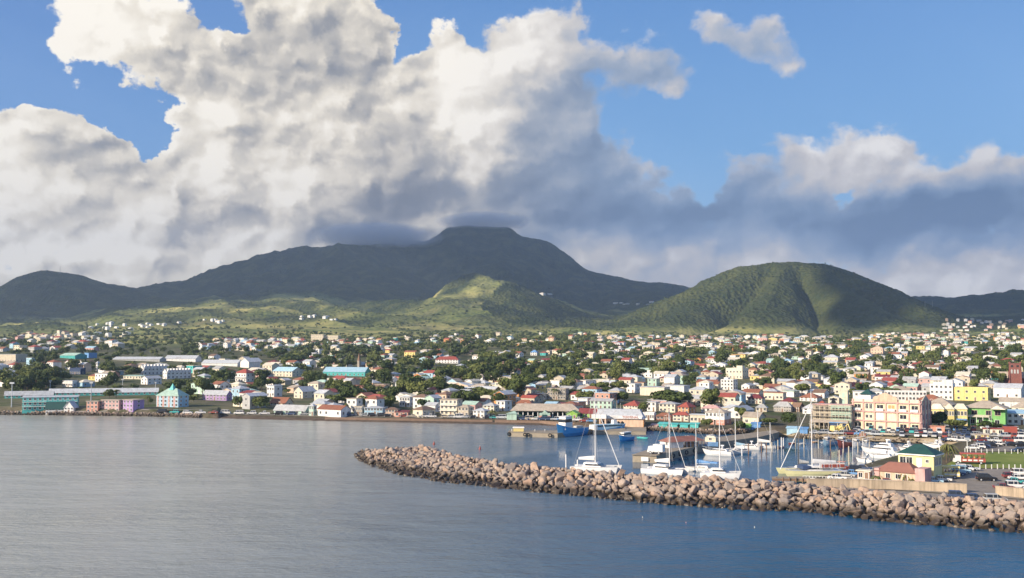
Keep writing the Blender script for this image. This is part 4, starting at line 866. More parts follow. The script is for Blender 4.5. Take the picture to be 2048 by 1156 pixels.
def pier(name, label, pts, top=1.7, m=None, base=-3.0, cat='pier', group=None):
    w = [Vector((*G(px, py, top), 0)) for px, py in pts]; o = empty(name, (w[0].x, w[0].y, 0), 0, label, cat, group)
    P2 = [(p.x-w[0].x, p.y-w[0].y) for p in w]; n = len(P2); mb = MB()
    mb.add([(x, y, base) for x, y in P2]+[(x, y, top-.12) for x, y in P2], [(i, (i+1) % n, n+(i+1) % n, n+i) for i in range(n)]+[tuple(range(n))[::-1], tuple(range(n, 2*n))])
    sub(o, 'pier_wall', mb, m or DARKC)
    db = MB(); cx = sum(p[0] for p in P2)/n; cy = sum(p[1] for p in P2)/n
    Q = [((x-cx)*1.01+cx, (y-cy)*1.01+cy) for x, y in P2]
    db.add([(x, y, top-.118) for x, y in Q]+[(x, y, top) for x, y in Q], [(i, (i+1) % n, n+(i+1) % n, n+i) for i in range(n)]+[tuple(range(n))[::-1], tuple(range(n, 2*n))])
    sub(o, 'deck', db, CONC); return o, w[0]
def tyre_on(o, x, y, z, ax):
    b = MB(); n = 12; rings = []
    for i in range(n):
        a = 2*math.pi*i/n; ca, sa = math.cos(a), math.sin(a); ring = []
        for j in range(6):
            q = 2*math.pi*j/6; rr = .55+.2*math.cos(q); u = rr*ca; v = rr*sa; t = .2*math.sin(q)
            ring.append((x+u*ax[0]+t*-ax[1], y+u*ax[1]+t*ax[0], z+v))
        rings.append(ring)
    rings.append(rings[0]); b.loft(rings, cap=False); sub(o, 'tyre_fender', b, P('black'))
o, w0 = pier('fishing_pier', 'long low concrete fishing pier reaching left of the blue trawler', [(1017, 864), (1055, 865), (1115, 866.5), (1190, 858), (1250, 858), (1250, 852), (1180, 853), (1110, 861), (1060, 860.5), (1020, 860)], 1.7)
for px, py in ((1018, 864), (1050, 865), (1056, 865.3), (1100, 866.4)):
    q = G(px, py, 1.7); tyre_on(o, q[0]-w0.x, q[1]-w0.y-.35, .95, (1, 0))
for px in (1024, 1070, 1090): q = G(px, 862.5, 1.7); sub(o, 'bollard', MB().tube((q[0]-w0.x, q[1]-w0.y, 1.7), (q[0]-w0.x, q[1]-w0.y, 2.5), .22, .28), P('grey'))
q = G(1037, 862.6, 1.7); e = empty('work_float', (q[0], q[1], 1.7), 0, 'yellow boxed machine with white lid on the pier end', 'machine')
sub(e, 'body', MB().box(-2.0, 2.0, -.9, .9, 0, 1.3), P('yellow')); sub(e, 'lid', MB().frus(-2.3, 2.3, -1.1, 1.1, 1.302, -2.1, 2.1, -.9, .9, 1.75), P('white'))
o, w0 = pier('terminal_quay', 'dark concrete quay block in front of the ferry terminal', [(1186, 861), (1292, 862), (1292, 853), (1186, 852)], 1.5)
o, w0 = pier('marina_pier', 'concrete pier carrying the red-roofed shed into the marina', [(1265, 909), (1313, 911), (1400, 891), (1425, 886), (1520, 873.5), (1558, 864), (1548, 860), (1500, 866), (1420, 876), (1345, 889), (1290, 901)], 2.2)
LAND.append(('the concrete marina pier', 1340, 905, 915))
a = Vector((*G(1266, 909.5, 2.2), 0))-Vector((w0.x, w0.y, 0)); c = Vector((*G(1313, 911.2, 2.2), 0))-Vector((w0.x, w0.y, 0)); nn_ = Vector((c.y-a.y, -(c.x-a.x), 0)).normalized()
for k in (.42, .62):
    pass
mid = a.lerp(c, .5); dr = (c-a).normalized(); L = [mid-dr*1.1+nn_*.06, mid+dr*1.1+nn_*.06]
sub(o, 'white_notice', MB().add([(L[0].x, L[0].y, .4), (L[1].x, L[1].y, .4), (L[1].x, L[1].y, 1.7), (L[0].x, L[0].y, 1.7)], [(0, 1, 2, 3)]), P('white'))
for px, py in ((1345, 904), (1358, 900.5), (1372, 897.5), (1388, 894)):
    q = G(px, py, 2.2); tyre_on(o, q[0]-w0.x+.15, q[1]-w0.y-.25, 1.1, (.86, .5))
# red roofed shed on the pier
r, w, d, H = frame_at('ferry_shed', 'white shed with long red roof standing on the marina pier', 'shed', 1312, 1408, 873, 905, 62, 2.3, land='the red-roofed pier shed')
r.location = Vector((*G(1363, 893, 2.2), 2.2)); w *= .82; d *= .9; H *= .66
h = H*.55; sub(r, 'wall', MB().box(-w/2, w/2, -d/2, -d*.12, 0, h), W('white')); put('window', win_mesh(.9, 1.0, 'white'), r, (w*.2, -d/2, .9)); put('door', door_mesh('white'), r, (-w*.15, -d/2, 0))
for i in range(6):
    for sx in (-1, 1): y = -d*.1+d*.58*i/5; sub(r, 'post', MB().box(sx*(w/2-.15)-.1, sx*(w/2-.15)+.1, y-.1, y+.1, 0, h), P('white'))
sub(r, 'roof', MB().frus(-w/2-.5, w/2+.5, -d/2-.5, d/2+.5, h+.002, -.1, .1, -d/2+w*.4, d/2-w*.4, H*.98), RF('brick'))
sub(r, 'counter', MB().box(-w*.2, w*.42, d*.18, d*.4, 0, 1.3), P('orange')); sub(r, 'railing', MB().box(w/2-.06, w/2+.02, -d*.1, d*.46, 1.0, 1.1).box(w/2-.05, w/2+.01, -d*.1, d*.46, .5, .56), P('navy'))
r, w, d, H = frame_at('white_cabin', 'small white cabin with domed roof behind the white yacht', 'cabin', 1411, 1435, 877, 889, 30, .6); r.location = Vector((*G(1423, 884, 2.2), 2.2))
sub(r, 'wall', MB().box(-w/2, w/2, -d/2, d/2, 0, H*.7), W('cream')); sub(r, 'roof', MB().frus(-w/2-.2, w/2+.2, -d/2-.2, d/2+.2, H*.702, -w*.3, w*.3, -d*.2, d*.2, H), RF('cream')); put('window', win_mesh(.9, .8, 'white'), r, (0, -d/2, .7))
r, w, d, H = frame_at('blue_fence', 'blue slatted fence panel on the pier beside the white yacht', 'fence', 1410, 1436, 887, 896, 25, .05); b = MB()
r.location = Vector((*G(1423, 892.5, 2.2), 2.2))
for i in range(12): b.box(-w/2+w*i/12, -w/2+w*(i+.6)/12, -.05, .05, 0, 1.3)
sub(r, 'slats', b, P('blue')); sub(r, 'rail', MB().box(-w/2, w/2, -.08, .08, 1.302, 1.4), P('blue'))
# floating dock with white railing at the near end of the marina
o, w0 = pier('boat_dock', 'narrow timber dock with piles beside the yellow catamaran', [(1544, 953), (1600, 952.5), (1640, 955), (1665, 958.5), (1640, 960), (1600, 957), (1544, 956)], 1.0, P('brown'), .35)
for i in range(7):
    q = G(1552+13*i, 955.5+.4*i, 1.0); sub(o, 'pile', MB().tube((q[0]-w0.x, q[1]-w0.y-.5, -3), (q[0]-w0.x, q[1]-w0.y-.5, 1.3), .16), P('brown'))
def railing(name, label, pts, h=1.1, n=22, col='white', lift=0.0, zz=None):
    w = [at(*p) if zz is None else Vector((*G(p[0], p[1], zz), zz)) for p in pts]; o = empty(name, w[0], 0, label, 'railing'); tot = sum((b-a).length for a, b in zip(w, w[1:]))
    for a, b in zip(w[:-1], w[1:]):
        a0 = a-w[0]; b0 = b-w[0]; k = max(1, round(n*(b-a).length/tot))
        for z in (h*.55, h): sub(o, 'rail', MB().tube((a0.x, a0.y, a0.z+z), (b0.x, b0.y, b0.z+z), .05, n=6), P(col))
        for i in range(k): p = a0.lerp(b0, i/k); sub(o, 'rail_post', MB().box(p.x-.07, p.x+.07, p.y-.07, p.y+.07, p.z-.4, p.z+h), P(col))
railing('white_railing', 'white railing running above the tan sea wall', [(1606, 961), (1680, 964), (1745, 969), (1812, 972)], 1.2, 22)
def fence_posts(label, pts, h, n, group, name='fence_post', c='white'):
    w = [at(*p) for p in pts]; tot = sum((b-a).length for a, b in zip(w, w[1:])); k = 0
    for a, b in zip(w[:-1], w[1:]):
        m_ = max(1, round(n*(b-a).length/tot))
        for i in range(m_):
            p = a.lerp(b, i/m_); o = MB().frus(-.09, .09, -.09, .09, -.3, -.08, .08, -.08, .08, h).frus(-.11, .11, -.11, .11, h+.001, -.02, .02, -.02, .02, h+.14).build(name, P(c)); o.location = p
            tag(o, label, 'post', group); POSTS.append(o); k += 1
POSTS = []
fence_posts('white post', [(1930, 905.5), (1985, 907), (2100, 909)], 1.3, 14, 'white posts at the far edge of the lawn')
fence_posts('white post', [(1960, 938.5), (2100, 939)], 1.2, 12, 'white posts at the near edge of the lawn')
# ------------------------------------------------------------ breakwater
_W = [(728,903),(716,911),(722,921),(750,932),(798,946),(883,961.5),(968,971),(1054,981),(1200,994.5),(1340,1008),(1500,1019),(1600,1021),(1700,1033),(1800,1044),(1900,1052),(2048,1065),(2150,1074),(2260,1082)]
_C = [(770,900),(772,899),(778,898),(795,896),(830,894),(880,904),(945,918),(1030,931),(1180,944),(1320,954),(1500,963),(1590,968),(1690,977),(1790,986),(1890,992.5),(2040,1003),(2150,1012),(2260,1020)]
WL = [Vector((*G(*p), 0)) for p in _W]; CL = [Vector((*G(p[0], p[1], 3.6), 3.4 if p[0] < 1550 else 2.8)) for p in _C]
BACK = []
for i, (a, c) in enumerate(zip(WL, CL)):
    d = Vector((c.x-a.x, c.y-a.y, 0)).normalized()
    if i >= 11: BACK.append((c+d*3.0, c+d*6.5))
    elif i <= 4: BACK.append((c+d*4.5+Vector((3.0, 1, 0)), c+d*12+Vector((8, 2, 0))))
    else: BACK.append((c+d*3.6, c+d*9))
_ve = [0]
for a, b in zip(WL[:-1], WL[1:]): _ve.append(_ve[-1]+(b-a).length)
TOT = _ve[-1]
def bw(s, t):
    """point on the mound: s along it, t across: 0 waterline, 1 crest, 2 far side of the crest, 3 back waterline"""
    i = 0
    while i < len(_ve)-2 and _ve[i+1] < s: i += 1
    u = min(max((s-_ve[i])/(_ve[i+1]-_ve[i]), 0), 1)
    prof = lambda k: [WL[k], CL[k], Vector((BACK[k][0].x, BACK[k][0].y, 2.6)), Vector((BACK[k][1].x, BACK[k][1].y, 0 if k < 11 else 1.5))]
    a, b = prof(i), prof(i+1); j = min(int(t), 2); v = t-j
    if t < 0: j = 0; v = t
    pa = a[j].lerp(a[j+1], v) if v >= 0 else a[0]+(a[0]-a[1])*(-v); pb = b[j].lerp(b[j+1], v) if v >= 0 else b[0]+(b[0]-b[1])*(-v)
    return pa.lerp(pb, u)
core = MB(); ns = 110; rings = []
for k in range(ns):
    s = TOT*k/(ns-1); rings.append([tuple(bw(s, t)-Vector((0, 0, 1.1 if 0 <= t <= 3 else 2.2))) for t in (-.6, -.2, 0, .5, 1, 1.5, 2, 2.5, 3)]+[tuple(bw(s, 2.99)-Vector((0, 0, 6))), tuple(bw(s, 0)-Vector((0, 0, 6)))])
core.loft(rings)
def rock_mat():
    m = bpy.data.materials.new('boulder_rock'); m.use_nodes = True; t = NT(m.node_tree); b = t.n['Principled BSDF']
    ge = t.new('ShaderNodeNewGeometry'); pos = ge.outputs['Position']; oi = t.new('ShaderNodeObjectInfo').outputs['Random']
    isl = ge.outputs['Random Per Island']; rv = t.m('FRACT', t.m('ADD', oi, isl))
    tone = t.ramp(rv, [(0, (.34, .265, .21)), (.2, (.42, .31, .245)), (.38, (.25, .215, .19)), (.55, (.44, .33, .25)), (.72, (.47, .30, .20)), (.86, (.28, .25, .225)), (1, (.50, .39, .31))], 'LINEAR')
    n = t.noise(pos, 1.1, 6.0, .68); n2 = t.noise(pos, 5.0, 4.0, .6)
    c = t.mix(t.mr(n, .42, .66, 0, .75), tone, (.21, .165, .14)); c = t.mix(t.mr(n2, .5, .75, 0, .45), c, (.58, .48, .40))
    X, Y, Z = t.sep(pos); zz = t.m('ADD', Z, t.m('MULTIPLY', t.m('SUBTRACT', n, .5), 1.6))
    c = t.mix(t.mr(zz, .75, 1.75, 1, 0, True), c, (.060, .042, .026))
    t.l.new(c, b.inputs['Base Color']); t.l.new(t.mr(zz, .4, 1.2, .35, .9), b.inputs['Roughness'])
    bp = t.new('ShaderNodeBump'); bp.inputs['Strength'].default_value = .7; bp.inputs['Distance'].default_value = .18; t.l.new(t.noise(pos, 1.6, 8.0, .7), bp.inputs['Height']); t.l.new(bp.outputs[0], b.inputs['Normal'])
    return m
ROCK = rock_mat()
tag(core.build('breakwater_core', ROCK), 'packed rubble body under the breakwater boulders', 'breakwater', kind='structure')
def rock_proto(seed, ang=1.0):
    q = random.Random(seed); bm = bmesh.new(); sx, sy, sz = 1.0, q.uniform(.65, .95), q.uniform(.5, .8)
    for i in range(15):
        v = Vector((q.gauss(0, 1), q.gauss(0, 1), q.gauss(0, 1))).normalized()*q.uniform(.82, 1.05)
        v = Vector((max(-.78, min(.78, v.x)), max(-.78, min(.78, v.y)), max(-.72, min(.72, v.z)))); bm.verts.new((v.x*sx, v.y*sy, v.z*sz))
    bmesh.ops.convex_hull(bm, input=bm.verts[:]); 
    for v in [v for v in bm.verts if not v.link_faces]: bm.verts.remove(v)
    bmesh.ops.dissolve_limit(bm, angle_limit=R(14), verts=bm.verts[:], edges=bm.edges[:])
    bmesh.ops.bevel(bm, geom=bm.edges[:], offset=.09, segments=1, affect='EDGES', clamp_overlap=True)
    bmesh.ops.triangulate(bm, faces=bm.faces[:]); bmesh.ops.recalc_face_normals(bm, faces=bm.faces)
    me = bpy.data.meshes.new('boulder'); bm.to_mesh(me); bm.free(); me.materials.append(ROCK); return me
RP = [rock_proto(100+i) for i in range(18)]
RPn = []
for me in RP:
    V = np.empty(len(me.vertices)*3, np.float32); me.vertices.foreach_get('co', V); Fi = np.empty(len(me.loops), np.int32); me.loops.foreach_get('vertex_index', Fi); RPn.append((V.reshape(-1, 3), Fi.reshape(-1, 3)))
rk = []; q = random.Random(5)
s = 0.5
cells = {}
def try_rock(s, t, sz, rel=.80):
    p = bw(s, t); key = (int(p.x//3), int(p.y//3))
    for i in (-1, 0, 1):
        for j in (-1, 0, 1):
            for (o, so) in cells.get((key[0]+i, key[1]+j), ()):
                if (o-p).length < (so+sz)*rel: return False
    cells.setdefault(key, []).append((p, sz)); rk.append((p, sz, s, t)); return True
for it in range(26000):
    s = q.uniform(0, TOT); t = q.uniform(-.10, 3.0); k = min(1, (s/TOT)*1.6)
    base = .95+.32*k; sz = base*q.uniform(.62, 1.28)*(1 if it < 9000 else .72 if it < 17000 else .5)
    if s > _ve[11] and t > 2.3: continue
    try_rock(s, t, sz, .60)
def rock_M(p, sz, q):
    e = Matrix.Rotation(q.uniform(0, 6.28), 3, 'Z') @ Matrix.Rotation(q.gauss(0, .5), 3, 'X') @ Matrix.Rotation(q.gauss(0, .5), 3, 'Y')
    return e, sz*1.22, p+Vector((0, 0, q.uniform(-.15, .35)*sz))
BOULD = []
info = []
for (p, sz, s, t) in rk:
    px, py, dep = project(p); vis = -10 < px < 2058 and t < 2.3; info.append(sz/dep*(1 if vis else 0)*(1.0 if t < 1.5 else .45))
order = sorted(range(len(rk)), key=lambda i: -info[i]); big = set(order[:300])
VV, FF, off = [], [], 0
for i, (p, sz, s, t) in enumerate(rk):
    e, sc, loc = rock_M(p, sz, q); k = q.randrange(len(RP)); nz = q.uniform(.8, 1.15)
    if i in big:
        o = bpy.data.objects.new('boulder', RP[k]); C.objects.link(o); o.rotation_euler = e.to_euler(); o.scale = (sc*q.uniform(.85, 1.2), sc, sc*nz); o.location = loc
        META[(o.name, 'st')] = (s, t, sz); BOULD.append(o)
    else:
        V, Fc = RPn[k]; M = np.array(e)@np.diag([sc, sc, sc*nz]); VV.append(V@M.T+np.array(loc)); FF.append(Fc+off); off += len(V)
tag(mesh_obj('breakwater_rubble', np_mesh('breakwater_rubble', np.concatenate(VV), np.concatenate(FF), [ROCK])), 'pinkish rubble of the far and rear breakwater', 'rubble', kind='stuff')
# rock revetments along the town shore
VV, FF, off = [], [], 0
for pts, n, s0 in (([(-150, 826.5), (0, 829), (170, 831), (350, 833.5), (400, 835)], 900, .8), ([(1292, 861), (1330, 863), (1400, 867), (1440, 869), (1500, 866)], 380, .7), ([(1655, 957), (1690, 949), (1712, 939), (1745, 929), (1792, 917), (1850, 907)], 260, .5), ([(1600, 877), (1680, 881), (1850, 888)], 200, .4)):
    w = [at(*p) for p in pts]
    for i in range(n):
        k = q.uniform(0, len(w)-1.001); a, b = w[int(k)], w[int(k)+1]; p = a.lerp(b, k-int(k)); u = q.random(); d = Vector((p.x, p.y, 0)).normalized()
        p = p+d*(u*3.2-.6); p.z = .1+u*1.5; sz = s0*q.uniform(.5, 1.2); e, sc, loc = rock_M(p, sz, q); V, Fc = RPn[q.randrange(len(RP))]
        VV.append(V@(np.array(e)*sc).T+np.array(loc)); FF.append(Fc+off); off += len(V)
tag(mesh_obj('shore_rubble', np_mesh('shore_rubble', np.concatenate(VV), np.concatenate(FF), [ROCK])), 'loose rocks banked along the town shore', 'rubble', kind='stuff')
# ------------------------------------------------------------ boats
def hull_mb(L, B, D, bow=.16, z0=-.35, fl=1.0, sheer=.25, tran=.85, m_top=0, n=9):
    """lofted hull, stern at x=-L/2, bow at x=+L/2; returns (hull, deck)"""
    rings = []; deck = []
    for k in range(n):
        u = k/(n-1); x = -L/2+L*u*(1-.0)
        w = B/2*(tran+(1-tran)*min(1, u/.35)) if u < .35 else B/2*math.cos(max(0, (u-.45))/.55*math.pi/2)**.75 if u > .45 else B/2
        w = max(w, .03); sh = D+sheer*(max(0, u-.3)/.7)**2*D
        xb = x-(bow*L*(u**4) if True else 0)
        rings.append([(xb, 0, z0), (xb, w*.62, z0+.12), (xb+(x-xb)*.5, w*.93, D*.45), (x, w, sh), (x, -w, sh), (xb+(x-xb)*.5, -w*.93, D*.45), (xb, -w*.62, z0+.12)])
        deck.append((x, w, sh))
    h = MB().loft(rings); d = MB(); vs = []; 
    for x, w, s in deck: vs += [(x, w*.97, s+.03), (x, -w*.97, s+.03)]
    d.add(vs, [(2*i, 2*i+1, 2*i+3, 2*i+2) for i in range(n-1)])
    return h, d
def boat_root(name, label, cat, stern, bow, group=None, land=None):
    a, b = Vector((*G(*stern), 0)), Vector((*G(*bow), 0)); c = (a+b)/2; d = b-a
    r = empty(name, c, math.atan2(d.y, d.x), label, cat, group); px = (stern[0]+bow[0])/2
    if land: LAND.append((land, px, (stern[1]+bow[1])/2-4, max(stern[1], bow[1])))
    BOATS.append(r); return r, d.length
BOATS = []
def rig(r, xm, H, L, boomL=None, cover='white', jib=True, mc='white', zb=1.2, beam=2.0, furl=.065, rk=0.0, hz=.9):
    xt = xm-rk; sub(r, 'mast', MB().tube((xm, 0, zb*.5), (xt, 0, H), .16, .09), P(mc))
    if boomL: 
        sub(r, 'boom', MB().tube((xm-.1, 0, zb+1.1), (xm-boomL, 0, zb+1.2), .08), P(mc))
        sub(r, 'furled_sail', MB().loft([[(xm-.2-boomL*.95*k/5, .28*math.cos(a)*(1.15-.6*k/5), zb+1.42+(.55-.4*k/5)*.5+(.28+.35*(1-k/5))*math.sin(a)) for a in [i*math.pi/4 for i in range(8)]] for k in range(6)]), P(cover))
    w = MB(); 
    w.tube((xt, 0, H), (-L/2+.2, 0, hz), .028, n=4)
    for s in (-1, 1): w.tube((xt, 0, H), (xm-.2, s*beam/2, hz), .028, n=4); w.tube((xt, 0, H*.65), (xm+.2, s*beam/2, hz), .022, n=4); w.box(xm-.05, xm+.05, 0 if s > 0 else -beam*.3, beam*.3 if s > 0 else 0, H*.6, H*.6+.07)
    sub(r, 'rigging', w, P('grey'))
    if jib: sub(r, 'furled_jib', MB().tube((xt, 0, H*.86), (L/2-.1, 0, hz+.3), furl, furl*1.2), P('white'))
def sailboat(label, stern, bow, mast_top, mast_x=.1, cover='white', hullc='white', H=None, land=None, group='sailing boats in the marina', second=None, jib=True, mc='white', bimini=None):
    r, L = boat_root('sailing_yacht', label, 'sailing boat', stern, bow, group, land); B = min(3.6, L*.3); D = 1.0
    h, d = hull_mb(L, B, D); sub(r, 'hull', h, P(hullc, .3)); sub(r, 'deck', d, P('cream'))
    sub(r, 'cabin', MB().frus(-L*.16, L*.2, -B*.28, B*.28, D+.03, -L*.13, L*.13, -B*.22, B*.22, D+.6), P('white')); 
    for s in (-1, 1): sub(r, 'window', MB().box(-L*.08, L*.1, s*B*.262-.03, s*B*.262+.03, D+.2, D+.4), GL)
    base = project(r.location); s = F/base[2]; Hm = H or (base[1]-mast_top[1])/s
    rig(r, L*mast_x, Hm, L, L*.38, cover, False, mc, D, B)
    if second: rig(r, -L*.32, Hm*second, L, None, cover, False, mc, D, B*.8)
    if bimini: sub(r, 'bimini', MB().frus(-L*.42, -L*.2, -B*.35, B*.35, D+1.5, -L*.4, -L*.22, -B*.3, B*.3, D+1.75), P(bimini)); 
    return r
def catamaran(label, stern, bow, mast_top, hullc='white', cover='white', cat_w=.5, mx=.05, H=None, land=None, bimini=None, boom=True, mc='white', group='catamarans moored behind the breakwater'):
    r, L = boat_root('catamaran', label, 'catamaran', stern, bow, group, land); B = L*cat_w; D = 1.3
    for s in (-1, 1):
        h, d = hull_mb(L, B*.26, D, .05); h.v = [(v[0], v[1]+s*B*.37, v[2]) for v in h.v]; d.v = [(v[0], v[1]+s*B*.37, v[2]) for v in d.v]; sub(r, 'hull', h, P(hullc, .3)); sub(r, 'hull_deck', d, P('white'))
    sub(r, 'bridge_deck', MB().box(-L*.4, L*.12, -B*.27, B*.27, .7, D+.05), P('white'))
    sub(r, 'cabin', MB().frus(-L*.25, L*.14, -B*.3, B*.3, D+.06, -L*.24, L*.04, -B*.25, B*.25, D+1.1), P('white'))
    sub(r, 'window', MB().frus(-L*.2, L*.137, -B*.297, B*.297, D+.38, -L*.2, L*.085, -B*.272, B*.272, D+.78), GL)
    sub(r, 'trampoline', MB().box(L*.13, L*.36, -B*.25, B*.25, D-.1, D-.04), P('grey'))
    sub(r, 'crossbeam', MB().tube((L*.37, -B*.37, D), (L*.37, B*.37, D), .12), P('grey'))
    base = project(r.location); s = F/base[2]; Hm = H or (base[1]-mast_top[1])/s
    rig(r, L*mx, Hm, L, L*.36 if boom else None, cover, True, mc, D+.6, B*.8, .04 if not boom else .10 if mast_top[0] in (1193, 1620) else .06, hz=1.2)
    if bimini: sub(r, 'bimini', MB().box(-L*.42, -L*.26, -B*.28, B*.28, D+1.7, D+1.8).box(-L*.41, -L*.405, -B*.27, -B*.26, D, D+1.7).box(-L*.41, -L*.405, B*.26, B*.27, D, D+1.7), P(bimini))
    return r, L, B
catamaran('white catamaran with tall mast moored near breakwater bend', (1146, 940), (1240, 944), (1193, 785), land='the tall-masted catamaran off the bend', mx=-.02)
catamaran('white catamaran with yellow lower hull under a furled orange stay', (1290, 944), (1373, 950), (1336, 818), mx=.1)
sailboat('white sloop with bright blue boom cover', (1443, 945), (1369, 941), (1397, 848), .18, 'blue', land='the sloop with blue boom cover', bimini='blue')
catamaran('white catamaran with square wheelhouse and tallest mast of the middle group', (1402, 953), (1482, 956), (1436, 820), mx=-.02, boom=False)
sailboat('small white yacht moored alongside the dark pier wall', (1500, 905), (1452, 904), (1462, 828), .1, 'sky')
sailboat('white ketch with two masts and dark wind panel', (1552, 898), (1490, 896), (1516, 822), .08, 'white', second=.7)
# day-charter catamaran with yellow hull
r, L, B = catamaran('large yellow catamaran with tall white mast, sail cover and red lettered banner', (1694, 948), (1560, 950), (1620, 783), hullc='pale_yellow', mx=.02, cat_w=.42, land='the big yellow catamaran')
sub(r, 'banner', MB().box(-L*.40, -L*.02, B*.36, B*.38, 2.0, 3.3), P('white')); b = MB()
q2 = random.Random(3)
for i in range(9):
    x = -L*.385+L*.35*i/9; b.box(x, x+.35, B*.381, B*.4, 2.25, 3.05) if i % 3 else b.box(x, x+.8, B*.381, B*.4, 2.25, 3.05)
sub(r, 'banner_lettering', b, P('red')); sub(r, 'crew_shelter', MB().box(L*.08, L*.2, -B*.25, B*.25, 1.6, 2.5), P('navy'))
sailboat('dark-masted sloop lying beyond the yellow catamaran', (1625, 943), (1572, 942), (1598, 815), .02, 'grey', 'navy', mc='black', jib=True)
def trawler(label, stern, bow, hullc, topc, hgt=1.0, land=None, cat='fishing boat', name='fishing_boat', Dk=.16, mast=True, group=None, stripe=None, cab=(.05, .32)):
    r, L = boat_root(name, label, cat, stern, bow, group, land); B = L*.3; D = L*Dk
    h, d = hull_mb(L, B, D, .1, sheer=.8, tran=.8); sub(r, 'hull', h, P(hullc, .35)); sub(r, 'deck', d, P('beige'))
    n = 9
    rl = MB()
    for sg in (-1, 1):
        pts = [(v[0], v[1], v[2]) for i, v in enumerate(d.v) if i % 2 == (0 if sg > 0 else 1)]
        for a, c in zip(pts[:-1], pts[1:]): rl.tube((a[0], a[1], a[2]+.02), (c[0], c[1], c[2]+.02), .10, n=4)
    sub(r, 'gunwale', rl, P(topc))
    x0, x1 = L*cab[0], L*cab[1]; H = L*.17*hgt
    sub(r, 'wheelhouse', MB().frus(x0, x1, -B*.3, B*.3, D*.95, x0+.2, x1-.5, -B*.27, B*.27, D+H), P(topc)); sub(r, 'window', MB().box(x0+.3, x1-.28, -B*.29, B*.29, D+H*.55, D+H*.8), GL)
    sub(r, 'roof', MB().box(x0-.3, x1-.1, -B*.33, B*.33, D+H+.002, D+H+.12), P(topc))
    if mast: sub(r, 'mast', MB().tube((x0, 0, D+H), (x0, 0, D+H*2.6), .06, .03).tube((x0, 0, D+H*1.9), (-L*.3, 0, D+H*.8), .03, n=4), P('grey'))
    sub(r, 'deck_gear', MB().box(-L*.38, -L*.2, -B*.2, B*.2, D*.9, D+.7), P('grey')); return r, L, B, D
r, L, B, D = trawler('bright blue trawler with white wheelhouse beside the fishing pier', (1168, 868), (1113, 875), 'azure', 'white', 1.5, land='the bright blue trawler', Dk=.15)
sub(r, 'antenna', MB().tube((L*.1, 0, D+2), (L*.1, 0, D+7.5), .05).tube((L*.2, .6, D+2), (L*.2, .6, D+6.5), .04), P('grey'))
r, L, B, D = trawler('long blue and white ferry moored at the terminal quay', (1184, 867), (1251, 864), 'azure', 'sky', .55, Dk=.12, cat='ferry', name='passenger_ferry', cab=(-.42, .36), land='the long blue ferry')
sub(r, 'stern_panel', MB().box(-L/2-.1, -L/2+1.4, -B*.42, B*.42, 0, D+1.5), P('white')); sub(r, 'bridge', MB().frus(L*.1, L*.24, -B*.2, B*.2, D+L*.1, L*.11, L*.2, -B*.17, B*.17, D+L*.1+1.7), P('white'))
trawler('small blue-hulled boat with white cabin and high bow', (1264, 880), (1238, 884), 'azure', 'white', 1.1, Dk=.15, land='the small blue cabin boat', cab=(-.3, .3), mast=False)
trawler('white fishing boat with lilac hull beside the red one', (1672, 890), (1646, 893), 'sky', 'white', 1.2, Dk=.17)
trawler('bright red fishing boat with white wheelhouse at marina posts', (1703, 892), (1675, 896), 'red', 'white', 1.1, Dk=.17, land='the bright red fishing boat')
trawler('white tub-shaped fishing boat right of the red one', (1728, 893), (1705, 896), 'white', 'white', 1.1, Dk=.17)
trawler('white fishing boat with mauve stern at the end of the fishing row', (1745, 895), (1727, 898), 'white', 'white', 1.3, Dk=.18)
def motor_yacht(label, stern, bow, decks=2, land=None, D=None, group='white motor yachts packed in the marina'):
    r, L = boat_root('motor_yacht', label, 'motor yacht', stern, bow, group, land); B = L*.27; D = D or L*.11
    h, d = hull_mb(L, B, D, .14, sheer=.5); sub(r, 'hull', h, P('white', .25)); sub(r, 'deck', d, P('cream')); z = D+.02
    for k in range(decks):
        x0, x1 = -L*(.36-.06*k), L*(.22-.13*k); hh = L*.085; w = B*(.36-.05*k)
        sub(r, 'superstructure', MB().frus(x0, x1, -w, w, z, x0+.4, x1-L*.10, -w*.85, w*.85, z+hh), P('white', .25))
        sub(r, 'window', MB().frus(x0+L*.06, x1-L*.032, -w*.965, w*.965, z+hh*.38, x0+L*.07, x1-L*.072, -w*.90, w*.90, z+hh*.76), GL)
        z += hh+.02
    sub(r, 'radar_arch', MB().box(-L*.2, -L*.17, -B*.25, B*.25, z, z+.9).box(-L*.24, -L*.13, -.3, .3, z+.902, z+1.2), P('white'))
    rl = MB()
    for sg in (0, 1):
        pts = [v for i, v in enumerate(d.v) if i % 2 == sg][4:]
        for a, c in zip(pts[:-1], pts[1:]): rl.tube((a[0], a[1], a[2]+.7), (c[0], c[1], c[2]+.7), .03, n=4); rl.tube((a[0], a[1], a[2]), (a[0], a[1], a[2]+.7), .03, n=4)
    sub(r, 'bow_rail', rl, P('silver')); return r, L, B, D
motor_yacht('sleek white speed yacht with raked stern wing below the pier', (1464, 912), (1405, 909), 1, land='the sleek white speed yacht', D=1.3)
motor_yacht('white motor boat with cream canopy next to the twin pile', (1500, 907), (1458, 909), 1, D=1.0)
motor_yacht('low white motor boat with turquoise windscreen by the pier', (1520, 900), (1468, 898), 1, D=1.0)
motor_yacht('largest white motor yacht with three rows of dark windows', (1803, 913), (1722, 906), 2, land='the largest white motor yacht')
motor_yacht('white motor yacht in front with cream striped side', (1790, 919), (1737, 915), 1)
motor_yacht('white motor yacht behind the largest one with pointed bow', (1795, 901), (1748, 898), 2)
motor_yacht('white flybridge cruiser with tall tuna tower beside the quay', (1828, 905), (1797, 900), 2, land='the tuna tower cruiser')
